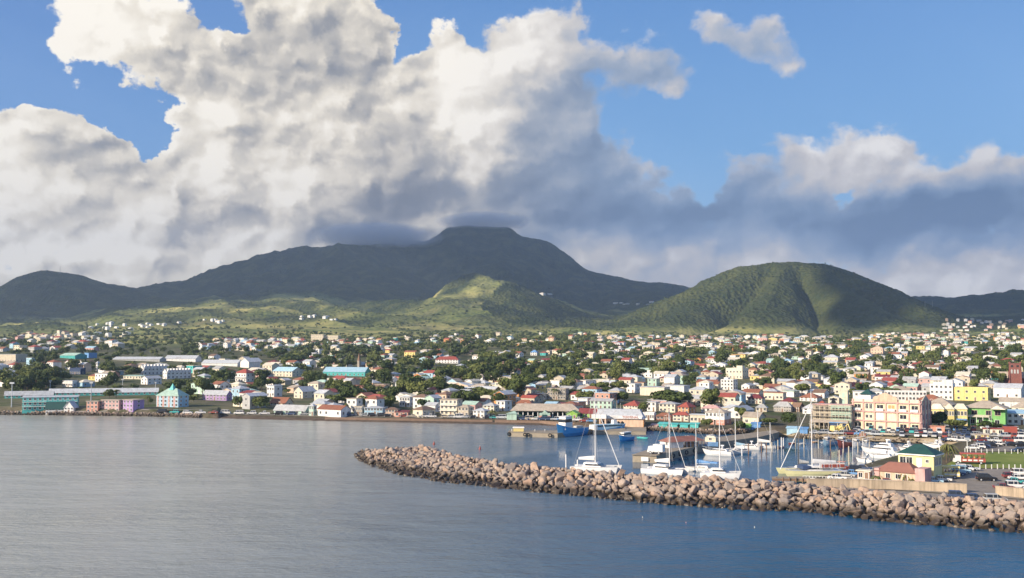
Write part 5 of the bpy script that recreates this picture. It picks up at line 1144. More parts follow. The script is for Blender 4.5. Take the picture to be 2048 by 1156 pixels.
motor_yacht('small white cabin boat nearest the curved marina quay', (1746, 927), (1712, 923), 1, D=.9)
motor_yacht('white day boat tied behind the marina office roof', (1888, 898), (1845, 894), 1, D=1.0)
motor_yacht('white cruiser by the palm at the basin end', (1885, 893), (1868, 890), 2, D=1.0)
r, L = boat_root('rigid_inflatable', 'red inflatable tour boat near three white posts', 'inflatable boat', (1672, 936), (1700, 938)); 
h, d = hull_mb(L, 2.2, .6); sub(r, 'tube', h, P('red')); sub(r, 'seat', MB().box(-L*.3, L*.1, -.4, .4, .6, 1.1), P('black')); sub(r, 'canopy', MB().box(-L*.35, L*.2, -.9, .9, 1.9, 2.0).box(-L*.3, -L*.28, -.8, -.75, .6, 1.9).box(-L*.3, -L*.28, .75, .8, .6, 1.9), P('salmon'))
def dinghy(label, stern, bow, c, group='small open boats'):
    r, L = boat_root('dinghy', label, 'dinghy', stern, bow, group); h, d = hull_mb(L, max(1.4, L*.3), .5); sub(r, 'hull', h, P(c)); sub(r, 'thwart', MB().box(-L*.05, L*.02, -.5, .5, .54, .60).box(-L*.3, -L*.23, -.5, .5, .54, .60), P('white'))
dinghy('turquoise and white open boat near terminal quay corner', (1276, 876), (1297, 878), 'turquoise'); dinghy('dark blue open boat below the turquoise stalls', (1382, 874), (1362, 875), 'navy')
dinghy('white open boat at the pebble shore by the pier', (1428, 872), (1412, 873), 'white'); dinghy('pink workboat moored past the white ketch', (1566, 895), (1552, 897), 'pink')
dinghy('orange tender under the sandy quay edge', (1636, 885), (1622, 886), 'orange'); dinghy('white skiff among posts below the blue container', (1610, 889), (1594, 890), 'white'); dinghy('red and white skiff among the marina posts', (1590, 888), (1576, 889), 'red')
dinghy('white skiff under the sandy quay beside the orange tender', (1656, 886), (1640, 887), 'white')
dinghy('grey skiff close behind the small white cabin boat', (1700, 928), (1712, 929), 'grey')
# mooring piles
PILES = []
for i, (px, py, h, c) in enumerate([(1484, 911, 3.0, 'white'), (1497, 909, 3.4, 'brown'), (1523, 905, 3.2, 'brown'), (1533, 905, 3.0, 'brown'), (1544, 903, 3.0, 'beige'), (1556, 900, 3.2, 'beige'), (1563, 897, 3.6, 'white'), (1567, 894, 3.0, 'white'), (1591, 894, 3, 'beige'), (1608, 895, 3.2, 'beige'), (1637, 897, 3, 'beige'), (1661, 901, 3.4, 'brown'), (1687, 902, 3.4, 'pink'), (1716, 905, 3.2, 'beige'), (1739, 902, 3, 'beige'), (1679, 933, 4.6, 'beige'), (1687, 932, 4.8, 'beige'), (1698, 929, 5.2, 'beige'), (1155, 939, 2.6, 'white'), (1132, 938, 4, 'white')]):
    g = G(px, py); o = MB().tube((0, 0, -3), (0, 0, h), .2, .17, 10).tube((0, 0, h), (0, 0, h+.18), .2, .05, 10).build('mooring_pile', P(c)); o.location = (g[0], g[1], 0); tag(o, c+' mooring pile', 'mooring pile', 'mooring piles in the marina'); META[(o.name, 'c')] = c; PILES.append(o)
for px, py, h in ((1706, 928, 12), (1726, 918, 10)):
    g = G(px, py); o = empty('davit_frame', (g[0], g[1], 0), 0, 'tall thin white %s over the yacht bows' % ('lifting frame' if h == 12 else 'mooring mast'), 'frame'); sub(o, 'upright', MB().tube((0, 0, -1), (0, 0, h*.62), .1), P('white')); sub(o, 'arm', MB().tube((0, 0, h*.62), (4, .5, h*.68), .08), P('white'))
# buoys
for px, py, c, lab in ((960, 899, 'red', 'red can buoy in open harbour water'), (868, 889.5, 'red', 'red buoy just behind the breakwater head'), (1509, 1055, 'cream', 'small white float on dark water off the breakwater'), (1285, 1035, 'cream', 'tiny white float nearest the breakwater middle'), (1372, 1046, 'salmon', 'tiny red float on dark water')):
    g = G(px, py); o = empty('buoy', (g[0], g[1], 0), 0, lab, 'buoy'); k = .8 if py < 950 else .17
    sub(o, 'float', MB().loft([[(k*.5*rr*math.cos(a), k*.5*rr*math.sin(a), k*z) for a in [i*math.pi/5 for i in range(10)]] for rr, z in ((.5, -.3), (1, 0), (1, .5), (.5, .9), (.3, 1.3), (.12, 1.6))]), P(c)); sub(o, 'ring', MB().tube((0, 0, k*1.6), (0, 0, k*1.75), k*.12), P('grey'))

# ------------------------------------------------------------ cars
_cars = {}
def car_meshes(kind, c):
    if (kind, c) in _cars: return _cars[(kind, c)]
    L, H, hood, tail = {'saloon': (4.5, 1.42, 1.15, .75), 'suv': (4.6, 1.75, 1.0, .15), 'hatch': (3.9, 1.5, .8, .15), 'van': (4.9, 2.05, .45, .08), 'pickup': (5.2, 1.75, 1.2, 1.7)}[kind]
    w = .88; y = L/2; zb = .30; zs = H*.56
    b = MB()
    b.loft([[(-w*k, yy, z) for z, k in ((zb, .92), (zs*.75, 1.0), (zz, .94))]+[(w*k, yy, z) for z, k in ((zz, .94), (zs*.75, 1.0), (zb, .92))] for yy, zz in ((-y, zs*.80), (-y+.12, zs*.90), (-y+hood, zs), (y-max(tail, .2), zs*1.03), (y-.08, zs*(.98 if tail > .5 else 1.02)), (y, zs*.85))])
    cy0, cy1 = -y+hood, y-tail
    rb = MB(); rb.frus(-w*.80, w*.80, cy0+(.75 if kind != 'van' else .45), cy1-(.5 if kind in ('saloon',) else .2), H-.09, -w*.72, w*.72, cy0+(.9 if kind != 'van' else .6), cy1-(.6 if kind == 'saloon' else .3), H)
    for s in (-1, 1):
        for yy in (cy0+.95, (cy0+cy1)/2+.1, cy1-.35): rb.frus(min(s*w*.93, s*w*.86), max(s*w*.93, s*w*.86), yy-.05, yy+.05, zs*1.02, min(s*w*.81, s*w*.76), max(s*w*.81, s*w*.76), yy-.04, yy+.04, H-.08)
    g = MB(); g.frus(-w*.90, w*.90, cy0, cy1, zs*1.0, -w*.775, w*.775, cy0+(.72 if kind != 'van' else .42), cy1-(.5 if kind == 'saloon' else .18), H-.092)
    m = P(c, .25)
    me = b.mesh('body', m, fix=True), rb.mesh('roof', m, fix=True), g.mesh('glass', GL), L, w
    _cars[(kind, c)] = me; return me
wb = MB(); wb.tube((-.1, 0, 0), (.1, 0, 0), .33, n=14); wb.tube((-.11, 0, 0), (.11, 0, 0), .19, n=10, m=1); WHEEL = wb.mesh('wheel', [P('black'), P('silver')])
lb = MB().box(-.16, .16, -.03, .03, -.08, .08).mesh('headlight', P('white')); tb = MB().box(-.12, .12, -.03, .03, -.12, .12).mesh('tail_light', P('red'))
CARS = []
CN = {'white': 'white', 'silver': 'silver', 'black': 'black', 'navy': 'dark blue', 'red': 'red', 'blue': 'blue', 'maroon': 'maroon', 'grey': 'grey', 'teal': 'teal', 'beige': 'beige', 'sky': 'pale blue'}
def car(px, py, head, kind='saloon', c='white', label=None, near=True, z=None):
    """head: azimuth the car points to, degrees right of the view axis"""
    p = at(px, py); p.z += .07+(z or 0)
    for o in CARS:
        if (Vector(o.location)-p).length < 2.1: return None
    b, rb, g, L, w = car_meshes(kind, c)
    r = empty({'suv': 'parked_car', 'van': 'parked_van', 'pickup': 'pickup_truck'}.get(kind, 'parked_car'), p, R(180-head), label, {'van': 'van', 'pickup': 'pickup truck'}.get(kind, 'car'), 'parked vehicles around the marina')
    put('body', b, r, (0, 0, 0)); put('roof', rb, r, (0, 0, 0)); put('windows', g, r, (0, 0, 0))
    for sx in (-1, 1):
        for sy in (-1, 1): put('wheel', WHEEL, r, (sx*(w-.06), sy*(L/2-.85), .33))
    if near:
        for sx in (-1, 1): put('headlight', lb, r, (sx*w*.66, -L/2-.005, .62)); put('tail_light', tb, r, (sx*w*.72, L/2+.005, .75))
    CARS.append(r); META[(r.name, 'k')] = (kind, c); META[(r.name, 'l')] = bool(label); return r
for a in [(1867, 966, 112, 'saloon', 'sky', 'pale blue saloon closest to the tan sea wall beside office'), (1884, 963, 112, 'saloon', 'white', 'white hatchback second from the sea wall beside the yellow vehicle'), (1913, 951.5, 108, 'saloon', 'navy', 'dark blue saloon beside the yellow open truck'),
 (1921, 947.5, 108, 'van', 'sky', 'silver-blue people carrier in the office row'), (1928, 942, 108, 'suv', 'white', 'white four-wheel drive behind the people carrier'), (1941, 941, 108, 'saloon', 'silver', 'silver saloon last in the office row'),
 (1973, 962, 100, 'suv', 'black', 'black four-wheel drive alone in the middle of the car park'), (2031, 977, 102, 'suv', 'white', 'white four-wheel drive nearest the short sea wall'), (2032, 967.5, 102, 'saloon', 'teal', 'pale green saloon between white cars at the right'),
 (2037, 960, 102, 'saloon', 'white', 'white saloon beyond the pale green one'), (2022, 956.5, 95, 'hatch', 'maroon', 'maroon hatchback peeping out beyond white saloon'), (2042, 951, 102, 'suv', 'white', 'white car farthest up the right-hand row'), (2008, 979, 100, 'saloon', 'maroon', 'low maroon car half behind the short sea wall'),
 (1917, 998, 108, 'suv', 'navy', 'dark blue car seen over the boulders, first of three'), (1950, 1001.5, 100, 'hatch', 'navy', 'dark hatchback seen over the boulders, middle of three'), (1990, 1004.5, 100, 'suv', 'grey', 'grey car seen over the boulders, last of three'),
 (1706, 951, 112, 'saloon', 'blue', 'bright blue saloon by the orange hut'), (1715, 945, 105, 'suv', 'black', 'black car behind the bright blue saloon'), (1727, 940.5, 110, 'saloon', 'navy', 'dark car nearest the curved marina edge'), (1692, 954.5, 115, 'saloon', 'grey', 'grey car behind the white railing'), (1674, 960, 112, 'saloon', 'white', 'white car behind the white railing'), (1776, 969, 115, 'saloon', 'maroon', 'maroon and white car behind railing in front of annex')]:
    car(*a)
LAND += [('the bright blue saloon', 1705, 948, 952), ('the lone black car', 1973, 960, 965)]
qc = random.Random(11); PAL = ['white']*6+['silver']*4+['black']*3+['navy']*3+['grey']*3+['red', 'blue', 'maroon', 'beige', 'teal']
for (xa, ya, xb, yb, n, hd) in [(1712, 861.6, 1862, 864.4, 17, 20), (1706, 865, 1940, 868.2, 25, 24), (1694, 869.8, 1780, 872, 8, 110), (1800, 873, 1960, 877, 17, 26), (1880, 861, 1960, 863, 9, 24), (1960, 858, 2060, 860.5, 9, 24), (1975, 866.5, 2060, 869, 8, 20), (1930, 872, 2055, 876.5, 10, 100), (1955, 883, 2060, 886, 9, 102), (1990, 891, 2060, 894, 6, 104), (1940, 899.5, 1990, 893, 5, 106), (2015, 902.5, 2060, 905, 3, 104), (1890, 883, 1930, 884, 3, 100), (660, 832, 830, 834.5, 11, 92), (840, 835, 1010, 838, 12, 92), (1030, 840, 1130, 841.5, 8, 94), (1150, 843.5, 1190, 844.5, 3, 94), (310, 827, 620, 830.5, 12, 90), (1625, 868, 1690, 869.5, 5, 95)]:
    for i in range(n):
        if qc.random() < .12: continue
        u = (i+.5)/n; car(xa+(xb-xa)*u+qc.uniform(-1, 1), ya+(yb-ya)*u+qc.uniform(-.25, .25), hd+qc.choice([0, 180])+qc.uniform(-6, 6), qc.choice(['saloon', 'saloon', 'suv', 'suv', 'hatch', 'van', 'pickup']), qc.choice(PAL), near=False)
# tourist trucks and a lorry
def truck(px, py, head, L, label, cc, bc, top, name='tour_truck', z=None, box=False):
    p = at(px, py) if z is None else Vector((*G(px, py, z), z)); p.z += .08; r = empty(name, p, R(180-head), label, 'truck'); w = 1.15
    sub(r, 'cab', MB().frus(-w*.9, w*.9, -L/2, -L/2+1.9, .5, -w*.85, w*.85, -L/2+.5, -L/2+1.9, 2.3), P(cc)); sub(r, 'windscreen', MB().frus(-w*.8, w*.8, -L/2+.2, -L/2+.5, 1.5, -w*.76, w*.76, -L/2+.46, -L/2+.6, 2.15), GL)
    if box: sub(r, 'box_body', MB().box(-w, w, -L/2+2, L/2, .7, 2.9), P(bc))
    else:
        sub(r, 'bench_body', MB().box(-w, w, -L/2+2, L/2, .6, 1.6), P(bc)); sub(r, 'canopy', MB().frus(-w-.1, w+.1, -L/2+1.8, L/2+.1, 2.75, -w*.8, w*.8, -L/2+2, L/2, 3.1), P(top))
        for i in range(5):
            y = -L/2+2.1+(L-2.3)*i/4
            for s in (-1, 1): sub(r, 'canopy_post', MB().box(s*w*.95-.05, s*w*.95+.05, y-.05, y+.05, 1.6, 2.75), P(top))
        for i in range(4): y = -L/2+2.6+(L-2.6)*i/4; sub(r, 'seat', MB().box(-w*.85, w*.85, y-.12, y+.12, 1.2, 2.1), P('orange' if bc == 'red' else 'brown'))
        for i in range(4): y = -L/2+2.3+(L-2.6)*i/4; sub(r, 'side_panel', MB().box(w+.003, w+.03, y, y+1.0, .9, 1.3).box(-w-.03, -w-.003, y, y+1.0, .9, 1.3), P('white'))
    for sx in (-1, 1):
        for y in (-L/2+1.1, L/2-1.2): o = put('wheel', WHEEL, r, (sx*(w-.1), y, .42)); o.scale = (1.3, 1.3, 1.3)
    return r
truck(1938, 928, 285, 8.2, 'red open-sided tourist truck with white cab by the lawn', 'white', 'red', 'red'); LAND.append(('the red tourist truck', 1938, 920, 928))
truck(1894, 957, 290, 5.8, 'yellow open-sided tourist truck parked among cars', 'yellow', 'yellow', 'yellow'); LAND.append(('the yellow tourist truck', 1894, 950, 957))
truck(1312, 908, 300, 5.0, 'white box lorry parked on the pier end', 'white', 'white', 'white', 'box_lorry', 2.2, True)
truck(2014, 869, 285, 6.5, 'cream box lorry with red rear among far cars', 'cream', 'red', 'red', 'box_lorry', None, True)
# stored machinery by the scaffolded building
for px, py, c, lab in ((1669, 866, 'yellow', 'yellow digger with arm beside the blue container'), (1683, 866, 'yellow', 'second yellow digger farther from the blue container')):
    p = at(px, py); r = empty('digger', p, R(30), lab, 'digger'); sub(r, 'cab', MB().frus(-1, 1, -1, 1.4, .9, -.8, .8, -.6, 1.2, 2.7), P(c)); sub(r, 'tracks', MB().box(-1.3, -.7, -1.7, 1.7, 0, .8).box(.7, 1.3, -1.7, 1.7, 0, .8), P('black')); sub(r, 'arm', MB().tube((0, -1, 1.8), (0, -3.2, 3.6), .2).tube((0, -3.2, 3.6), (0, -4.2, 1.2), .16), P(c)); sub(r, 'bucket', MB().box(-.4, .4, -4.5, -3.9, .5, 1.2), P('black'))
block('brick_store', 'brown brick store between the parked car rows', 'shed', 1719, 1733, 867.5, 874.5, 30, .8, 'flat', 'brick', 'tan', 1, 1, cols=1)
# masts, lamps and pylons
def lamp_mast(px, py, top, label, cat='floodlight mast', name='floodlight_mast', rr=.28, c='silver', head=True):
    p = at(px, py); s = F/project(p)[2]; H = (py-top)/s; r = empty(name, p, 0, label, cat); sub(r, 'pole', MB().tube((0, 0, -.5), (0, 0, H), rr, rr*.6), P(c))
    if head: sub(r, 'lamp_head', MB().box(-H*.07-.3, H*.07+.3, -.3, .3, H, H+.5+H*.03), P('silver'))
    return r
for px, py, tp, lab in ((23, 814, 768, 'floodlight mast at the grassy left end of shore'), (100, 785, 763, 'floodlight mast behind the first turquoise wing'), (182, 802, 767, 'floodlight mast right of the long turquoise building'), (245, 780, 760, 'floodlight mast farther inland beyond the turquoise wing'), (311, 780, 766, 'thin floodlight mast at the end of long turquoise wing')): lamp_mast(px, py, tp, lab)
lamp_mast(120, 547, 532, 'tall radio mast on the summit of the left hill', 'radio mast', 'radio_mast', 1.2, 'grey', False)
for px, tp in ((1850, 601), (1865, 600)): lamp_mast(px, 613, tp, 'lattice pylon on the low saddle, %s Monkey hill' % 'x' if False else ('pylon on the low saddle nearer the round hill' if px == 1850 else 'pylon on the low saddle farther from the round hill'), 'pylon', 'pylon', .6, 'concrete', False)
for i, (px, py, tp, lab) in enumerate(((1880, 936, 894, 'white lamp post by the corner of the marina office'), (1935, 912, 880, 'white lamp post at the corner of the lawn'), (1983, 862, 812, 'tall grey utility pole before the green building'), (1234, 822, 800, 'grey utility pole behind the ferry terminal'), (1241, 824, 806, 'shorter utility pole behind the ferry terminal'), (1187, 846, 820, 'thin pole on shore beside the lime wing'), (1898, 876, 860, 'red and white sign pole amid parked cars'), (1165, 795, 780, 'utility pole among trees above the mint building'), (1975, 872, 855, 'lamp post by the cream kiosk'), (2003, 788, 770, 'white flagpole near the white gabled hall'))):
    lamp_mast(px, py, tp, lab, 'pole', 'lamp_post', .16, 'white' if i < 2 else 'grey', i in (1, 8))
# ------------------------------------------------------------ houses of the town
qh = random.Random(21)
HREC = []
for q_ in BL: HREC.append((q_[3], q_[4], q_[5], q_[6]))
HREC += [(1708,1858,800,862),(1627,1708,811,860),(1657,1698,782,812),(1861,2012,803,852),(2012,2048,724,770),(710,725,706,737),(1012,1160,809,838),(1188,1290,820,856),(1800,1882,896,963),(1755,1862,926,964),(1303,1522,846,860),(1574,1616,854,870)]
def clear_of(px, pb, w, h, tol=2, front=True):
    for x0, x1, yt, yb in HREC:
        if px+w/2 < x0-tol or px-w/2 > x1+tol: continue
        if pb > yb-2 and pb-h < yb-3: return False          # would stand in front of it
        if yt+(yb-yt)*.55 < pb <= yb-2: return False         # would stand in it
    return True
cellf = {}
def free(x, y, r):
    k = (int(x//25), int(y//25))
    for i in (-1, 0, 1):
        for j in (-1, 0, 1):
            for a, b, s in cellf.get((k[0]+i, k[1]+j), ()):
                if (a-x)**2+(b-y)**2 < ((r+s)*.86)**2: return False
    return True
def take(x, y, r): cellf.setdefault((int(x//25), int(y//25)), []).append((x, y, r))
for x, y, r in FOOT:
    n = max(1, int(r//8)); take(x, y, min(r, 24))
def pick(w): 
    t = sum(b for a, b in w); u = qh.random()*t
    for a, b in w:
        u -= b
        if u <= 0: return a
    return w[-1][0]
WALLS = [('white', 34), ('cream', 30), ('beige', 14), ('peach', 5), ('pink', 4), ('yellow', 3), ('mint', 4), ('sky', 4), ('grey', 4), ('salmon', 2), ('turquoise', 1.5), ('orange', 1.5)]
ROOFS = [('silver', 27), ('grey', 14), ('red', 13), ('rust', 15), ('tan', 13), ('cream', 10), ('maroon', 4), ('mint', 3), ('sky', 2), ('brown', 5)]
CNAME = {'silver': 'pale metal', 'sky': 'light blue', 'tan': 'tan', 'rust': 'rusty brown', 'mint': 'pale green'}
REG = [ # px0, px1, py0, py1, how many tries, size
 (1250,2060,758,850,640,.84),(1700,2060,770,800,60,1.0),(1250,1640,770,845,220,.84),(800,1250,766,836,420,.78),(640,1020,818,836,70,.75),(400,800,752,832,260,.78),(300,560,806,821,30,.7),(0,400,722,775,80,1.0),
 (1200,2060,712,758,260,.85),(600,1250,704,768,190,.85),(400,620,722,760,60,.95),(1200,1640,674,704,330,.9),(1740,2100,668,703,290,.85),(400,800,681,702,210,.9),(800,1200,668,692,55,1.0),(0,260,664,705,60,1.2),
 (1880,2100,640,664,70,.9),(1640,1760,672,700,30,1.0),(280,360,644,652,5,1.0),(405,460,640,648,7,.9),(600,700,634,642,8,.9),(1080,1100,589,592,2,1.6),(180,330,648,662,16,.95),(60,230,676,690,26,1.0),(1230,1310,605,612,8,1.5)]
cand = []
for (x0, x1, y0, y1, n, sz) in REG:
    for i in range(n):
        px, py = qh.uniform(x0, x1), qh.uniform(y0, y1); p = at(px, py)
        if p.z < .6 or p.length > 6000: continue
        w = qh.uniform(7.5, 13.5)*sz*(1.5 if qh.random() < .13 else 1); d = qh.uniform(6.5, 9.5)*sz
        st = 2 if qh.random() < .33 else 1; h = 2.9*st+.3; dep = project(p)[2]; s = F/dep; r = math.hypot(w, d)/2
        if not clear_of(px, py, w*s*.9, (h+2)*s): continue
        if (845 < py and px > 1560) or (py > 821 and px < 640): continue
        if 704.5 < py < 709 and px > 1735: continue
        if not free(p.x, p.y, r): continue
        wl_, rf_ = pick(WALLS), pick(ROOFS)
        if py < 666 and px < 1250: wl_, rf_ = 'white', qh.choice(['silver', 'grey', 'white' if False else 'cream'])
        take(p.x, p.y, r); cand.append((dep, px, py, p, round(w), round(d), h, st, qh.choice(['hip', 'hip', 'gx', 'gx', 'gy', 'slab']), wl_, rf_, qh.choice([33, 36, 38, 40, 34, -54, 30])))
cand.sort(key=lambda a: a[0])
NB = sum(1 for a in BL if a[0] == 'house'); NIND = 300-NB
HOUSES = []
for a in cand[:NIND]:
    dep, px, py, p, w, d, h, st, rf, wl, rc, b = a
    rh = {'slab': 0}.get(rf, min(w, d)*.24)
    r = empty('house', p, R(-b), None, 'house', 'small houses of the town'); META[(r.name, 'd')] = (wl, rc, rf, st)
    wm, rm = house_meshes(w, d, h, rf, round(rh, 1), wl, rc); put('wall', wm, r, (0, 0, 0)); put('roof', rm, r, (0, 0, 0))
    if dep < 640: fenestrate(r, w, d, h, st, max(2, min(4, w//3)), 'fr' if dep > 520 else 'flr', dcol=qh.choice(['brown', 'white', 'grey']))
    elif dep < 900: fenestrate(r, w, d, h, st, 2, 'f')
    HOUSES.append(r)
# the rest of the town: past three hundred houses
wm_l = [w for w, _ in WALLS]; rf_l = [w for w, _ in ROOFS]; mats_ = [W(w) for w in wm_l]+[RF(w) for w in rf_l]+[GL]
big_ = MB()
for dep, px, py, p, w, d, h, st, rf, wl, rc, b in cand[NIND:]:
    t = MB(); x, y = w/2, d/2; t.box(-x, x, -y, y, -2, h, wm_l.index(wl))
    r, g = roof_shapes(rf, w, d, h+.01, 0 if rf == 'slab' else min(w, d)*.24); t.add(g.v, g.f, wm_l.index(wl)); t.add(r.v, r.f, len(wm_l)+rf_l.index(rc))
    k = max(2, int(w//3.5))
    if dep < 2400:
        for s_ in range(st):
            for i in range(k): xx = -x+w*(i+.5)/k; t.box(xx-.5, xx+.5, -y-.04, -y-.01, s_*3+1, s_*3+2.2, len(mats_)-1)
    ca, sa = math.cos(R(-b)), math.sin(R(-b)); n = len(big_.v)
    big_.v += [(v[0]*ca-v[1]*sa+p.x, v[0]*sa+v[1]*ca+p.y, v[2]+p.z) for v in t.v]; big_.f += [tuple(i+n for i in f) for f in t.f]; big_.mi += t.mi
tag(big_.build('distant_houses', mats_), 'many small far houses across the plain and lower slopes', 'houses', kind='stuff')
# ------------------------------------------------------------ trees
def leaf_mat(name, a, b_):
    m = bpy.data.materials.new(name); m.use_nodes = True; t = NT(m.node_tree); b = t.n['Principled BSDF']
    oi = t.new('ShaderNodeObjectInfo').outputs['Random']; ge = t.new('ShaderNodeNewGeometry'); pos = ge.outputs['Position']
    n = t.noise(pos, .16, 3.0, .6); f = t.m('ADD', t.m('MULTIPLY', oi, .5), t.m('MULTIPLY', n, .6)); c = t.mix(t.mr(f, .2, .9), a, b_)
    c = t.mix(t.m('MULTIPLY', ge.outputs['Random Per Island'], .35), c, tuple(x*1.5 for x in b_))
    t.l.new(c, b.inputs['Base Color']); b.inputs['Roughness'].default_value = .7; b.inputs['Specular IOR Level'].default_value = .25
    b.inputs['Subsurface Weight'].default_value = 0.0; return m
LEAF = leaf_mat('foliage', (.065, .095, .024), (.15, .165, .045)); LEAFD = leaf_mat('dark_foliage', (.034, .058, .017), (.08, .105, .028)); PALM = leaf_mat('palm_foliage', (.07, .10, .025), (.16, .16, .05))
BARK = mat('bark', (.13, .095, .065), .9, var=.25)
def crown_np(seed, nl, ns, ls, flat=.7, low=False):
    r = np.random.RandomState(seed); lobes = []
    for i in range(nl):
        a = r.uniform(0, 6.28); rr = r.uniform(0, .62)**.8; lobes.append((rr*math.cos(a), rr*math.sin(a), r.uniform(-.28, .42)*(1-rr*.5), r.uniform(.26, .46)))
    P_ = []; N_ = []
    for i in range(ns):
        l = lobes[r.randint(nl)]; v = r.normal(size=3); v /= np.linalg.norm(v); q = l[3]*(1-.28*r.rand()**2); P_.append((l[0]+v[0]*q, l[1]+v[1]*q, (l[2]+v[2]*q)*flat)); N_.append(v)
    P_ = np.array(P_); N_ = np.array(N_)+r.normal(size=(ns, 3))*.45; N_ /= np.linalg.norm(N_, axis=1)[:, None]
    A = np.cross(N_, r.normal(size=(ns, 3))); A /= np.linalg.norm(A, axis=1)[:, None]; B = np.cross(N_, A); s = ls*(.6+.8*r.rand(ns))[:, None]
    V = np.stack([P_+A*s, P_+B*s*.7, P_-A*s, P_-B*s*.7], 1).reshape(-1, 3); return V, np.arange(len(V)).reshape(-1, 4)
CROWN = []
for i in range(9):
    V, Fc = crown_np(i, [9, 12, 7, 14, 8, 10, 6, 11, 13][i], 1500, .085, [.8, .62, 1.05, .55, .9, .7, 1.2, .66, .75][i]); CROWN.append([np_mesh('crown', V, Fc, [LEAF]), np_mesh('crown', V, Fc, [LEAFD])])
tm = MB(); tm.tube((0, 0, -.1), (.02, 0, .45), .06, .04, 8)
for a in range(5): tm.tube((.02, 0, .40), (.38*math.cos(a*1.26), .38*math.sin(a*1.26), .72+.06*(a % 2)), .03, .008, 6)
TRUNK = tm.mesh('trunk', BARK)
TREES = []
def tree(p, rad, hgt, label=None, dark=False, k=None):
    """rad: crown radius; hgt: full height"""
    r = empty('broadleaf_tree', p, qh.uniform(0, 6.28), label, 'tree', 'broadleaf trees of the town'); k = qh.randrange(9) if k is None else k
    c = put('crown', CROWN[k][1 if dark else 0], r, (0, 0, hgt-rad*.62)); zs = (hgt*.62)/(rad*1.0); c.scale = (rad*1.15, rad*1.15, max(.7*rad, min(zs, 1.25)*rad)); c.location.z = hgt*.60
    t = put('trunk', TRUNK, r, (0, 0, 0)); t.scale = (rad*.8, rad*.8, hgt*.8); META[(r.name, 'd')] = (rad, hgt, dark, k); TREES.append(r); return r
def tree_px(x0, x1, yt, yb, label=None, dark=False, k=None):
    p = at((x0+x1)/2, yb); s = F/project(p)[2]; return tree(p, (x1-x0)/2/s, (yb-yt)/s, label, dark, k)
for a in [(1303, 1388, 776, 812, 'great dark domed tree above the harbour shops', True, 1), (1395, 1447, 774, 822, 'tall full green tree beside the great domed tree', False, 2), (1454, 1480, 782, 806, 'olive round tree in the town centre', False, 0), (1856, 1900, 820, 858, 'dark spreading tree against the yellow row', True, 0),
 (1886, 1936, 832, 864, 'bright green bushy tree before the yellow row', False, 3), (1952, 1990, 838, 862, 'dark low tree at the foot of the green building', True, 5), (1984, 2006, 846, 862, 'small tree at the corner of the green building', True, 0), (1398, 1428, 834, 859, 'lime green bushy tree beside the turquoise stalls', False, 3), (1466, 1492, 838, 862, 'dark green leafy shrub next to the bright green stall', True, 0),
 (1562, 1596, 820, 856, 'very dark round tree between kiosk and stone building', True, 0), (1520, 1560, 834, 850, 'low spreading bushes below the stone houses', False, 3), (622, 652, 744, 772, 'tall dense tree left of the green-roofed valley houses', True, 0), (648, 678, 752, 788, 'big dense tree next to the tall dense one', True, 2), (528, 568, 752, 778, 'wide tree beside the flat white house', False, 1),
 (415, 446, 764, 784, 'round tree above the purple building', False, 0), (1010, 1054, 752, 806, 'tallest mass of trees above the rust hip roof', True, 2), (990, 1030, 724, 760, 'tall pale green tree on the mid slope', False, 6), (1040, 1075, 755, 775, 'dark round tree right of the tallest mass', True, 0), (700, 765, 688, 712, 'broad dark tree behind the stone spire', True, 1), (925, 975, 768, 802, 'wide leafy tree above the tan guesthouse', False, 1),
 (832, 856, 793, 822, 'round tree next to the big white beach house', True, 0), (686, 700, 802, 826, 'narrow tree near the grey beach shop', False, 2), (645, 664, 792, 806, 'round tree beside the white and red shore house', False, 0), (545, 575, 690, 716, 'large dark tree behind the big white hall', True, 1), (560, 610, 704, 730, 'wide dark trees right of the big white hall', True, 1),
 (1275, 1300, 806, 826, 'small conical green tree beside the bright red roof', False, 6), (1936, 1962, 752, 790, 'tall green tree beyond the yellow and blue office', False, 2), (1985, 2012, 740, 770, 'green tree left of the red stone church', False, 0), (1700, 1722, 775, 795, 'bushy green tree behind the cream tower', False, 0), (1740, 1800, 772, 792, 'row-like green crown above the arcaded building', False, 3),
 (1655, 1700, 740, 782, 'tall dark green tree in the right of town', True, 2), (1380, 1400, 742, 768, 'dark dense tree above the long flat building', True, 0), (1240, 1290, 720, 752, 'dark wood-like tree left of mid town', True, 1), (352, 392, 772, 800, 'tree to the right of the pyramid-roofed block', True, 0), (205, 232, 775, 800, 'spreading bare-looking tree before the turquoise wing', False, 5), (296, 306, 795, 812, 'slim tree between flats and pyramid-roofed block', False, 6)]:
    tree_px(*a)
LAND += [('the great dark domed tree', 1345, 795, 812), ('the tall dense tree', 637, 758, 772), ('the broad dark tree behind the spire', 732, 700, 712), ('the wide leafy tree', 950, 785, 802)]
TR_REG = [(1250,2060,758,845,170,1.0),(800,1250,752,828,300,1.1),(400,800,742,826,330,1.05),(0,400,726,812,330,1.1),(1200,2060,706,760,660,1.05),(600,1250,694,770,640,1.1),(380,620,704,745,120,1.0),(1200,1640,670,708,420,.8),(1640,2060,664,706,480,.8),(380,820,672,704,260,.8),(800,1250,664,700,420,.9),(0,400,660,726,360,.9),(0,120,740,826,60,1.1),(940,1250,760,810,70,1.2),(1960,2060,880,900,3,.5)]
tc = []
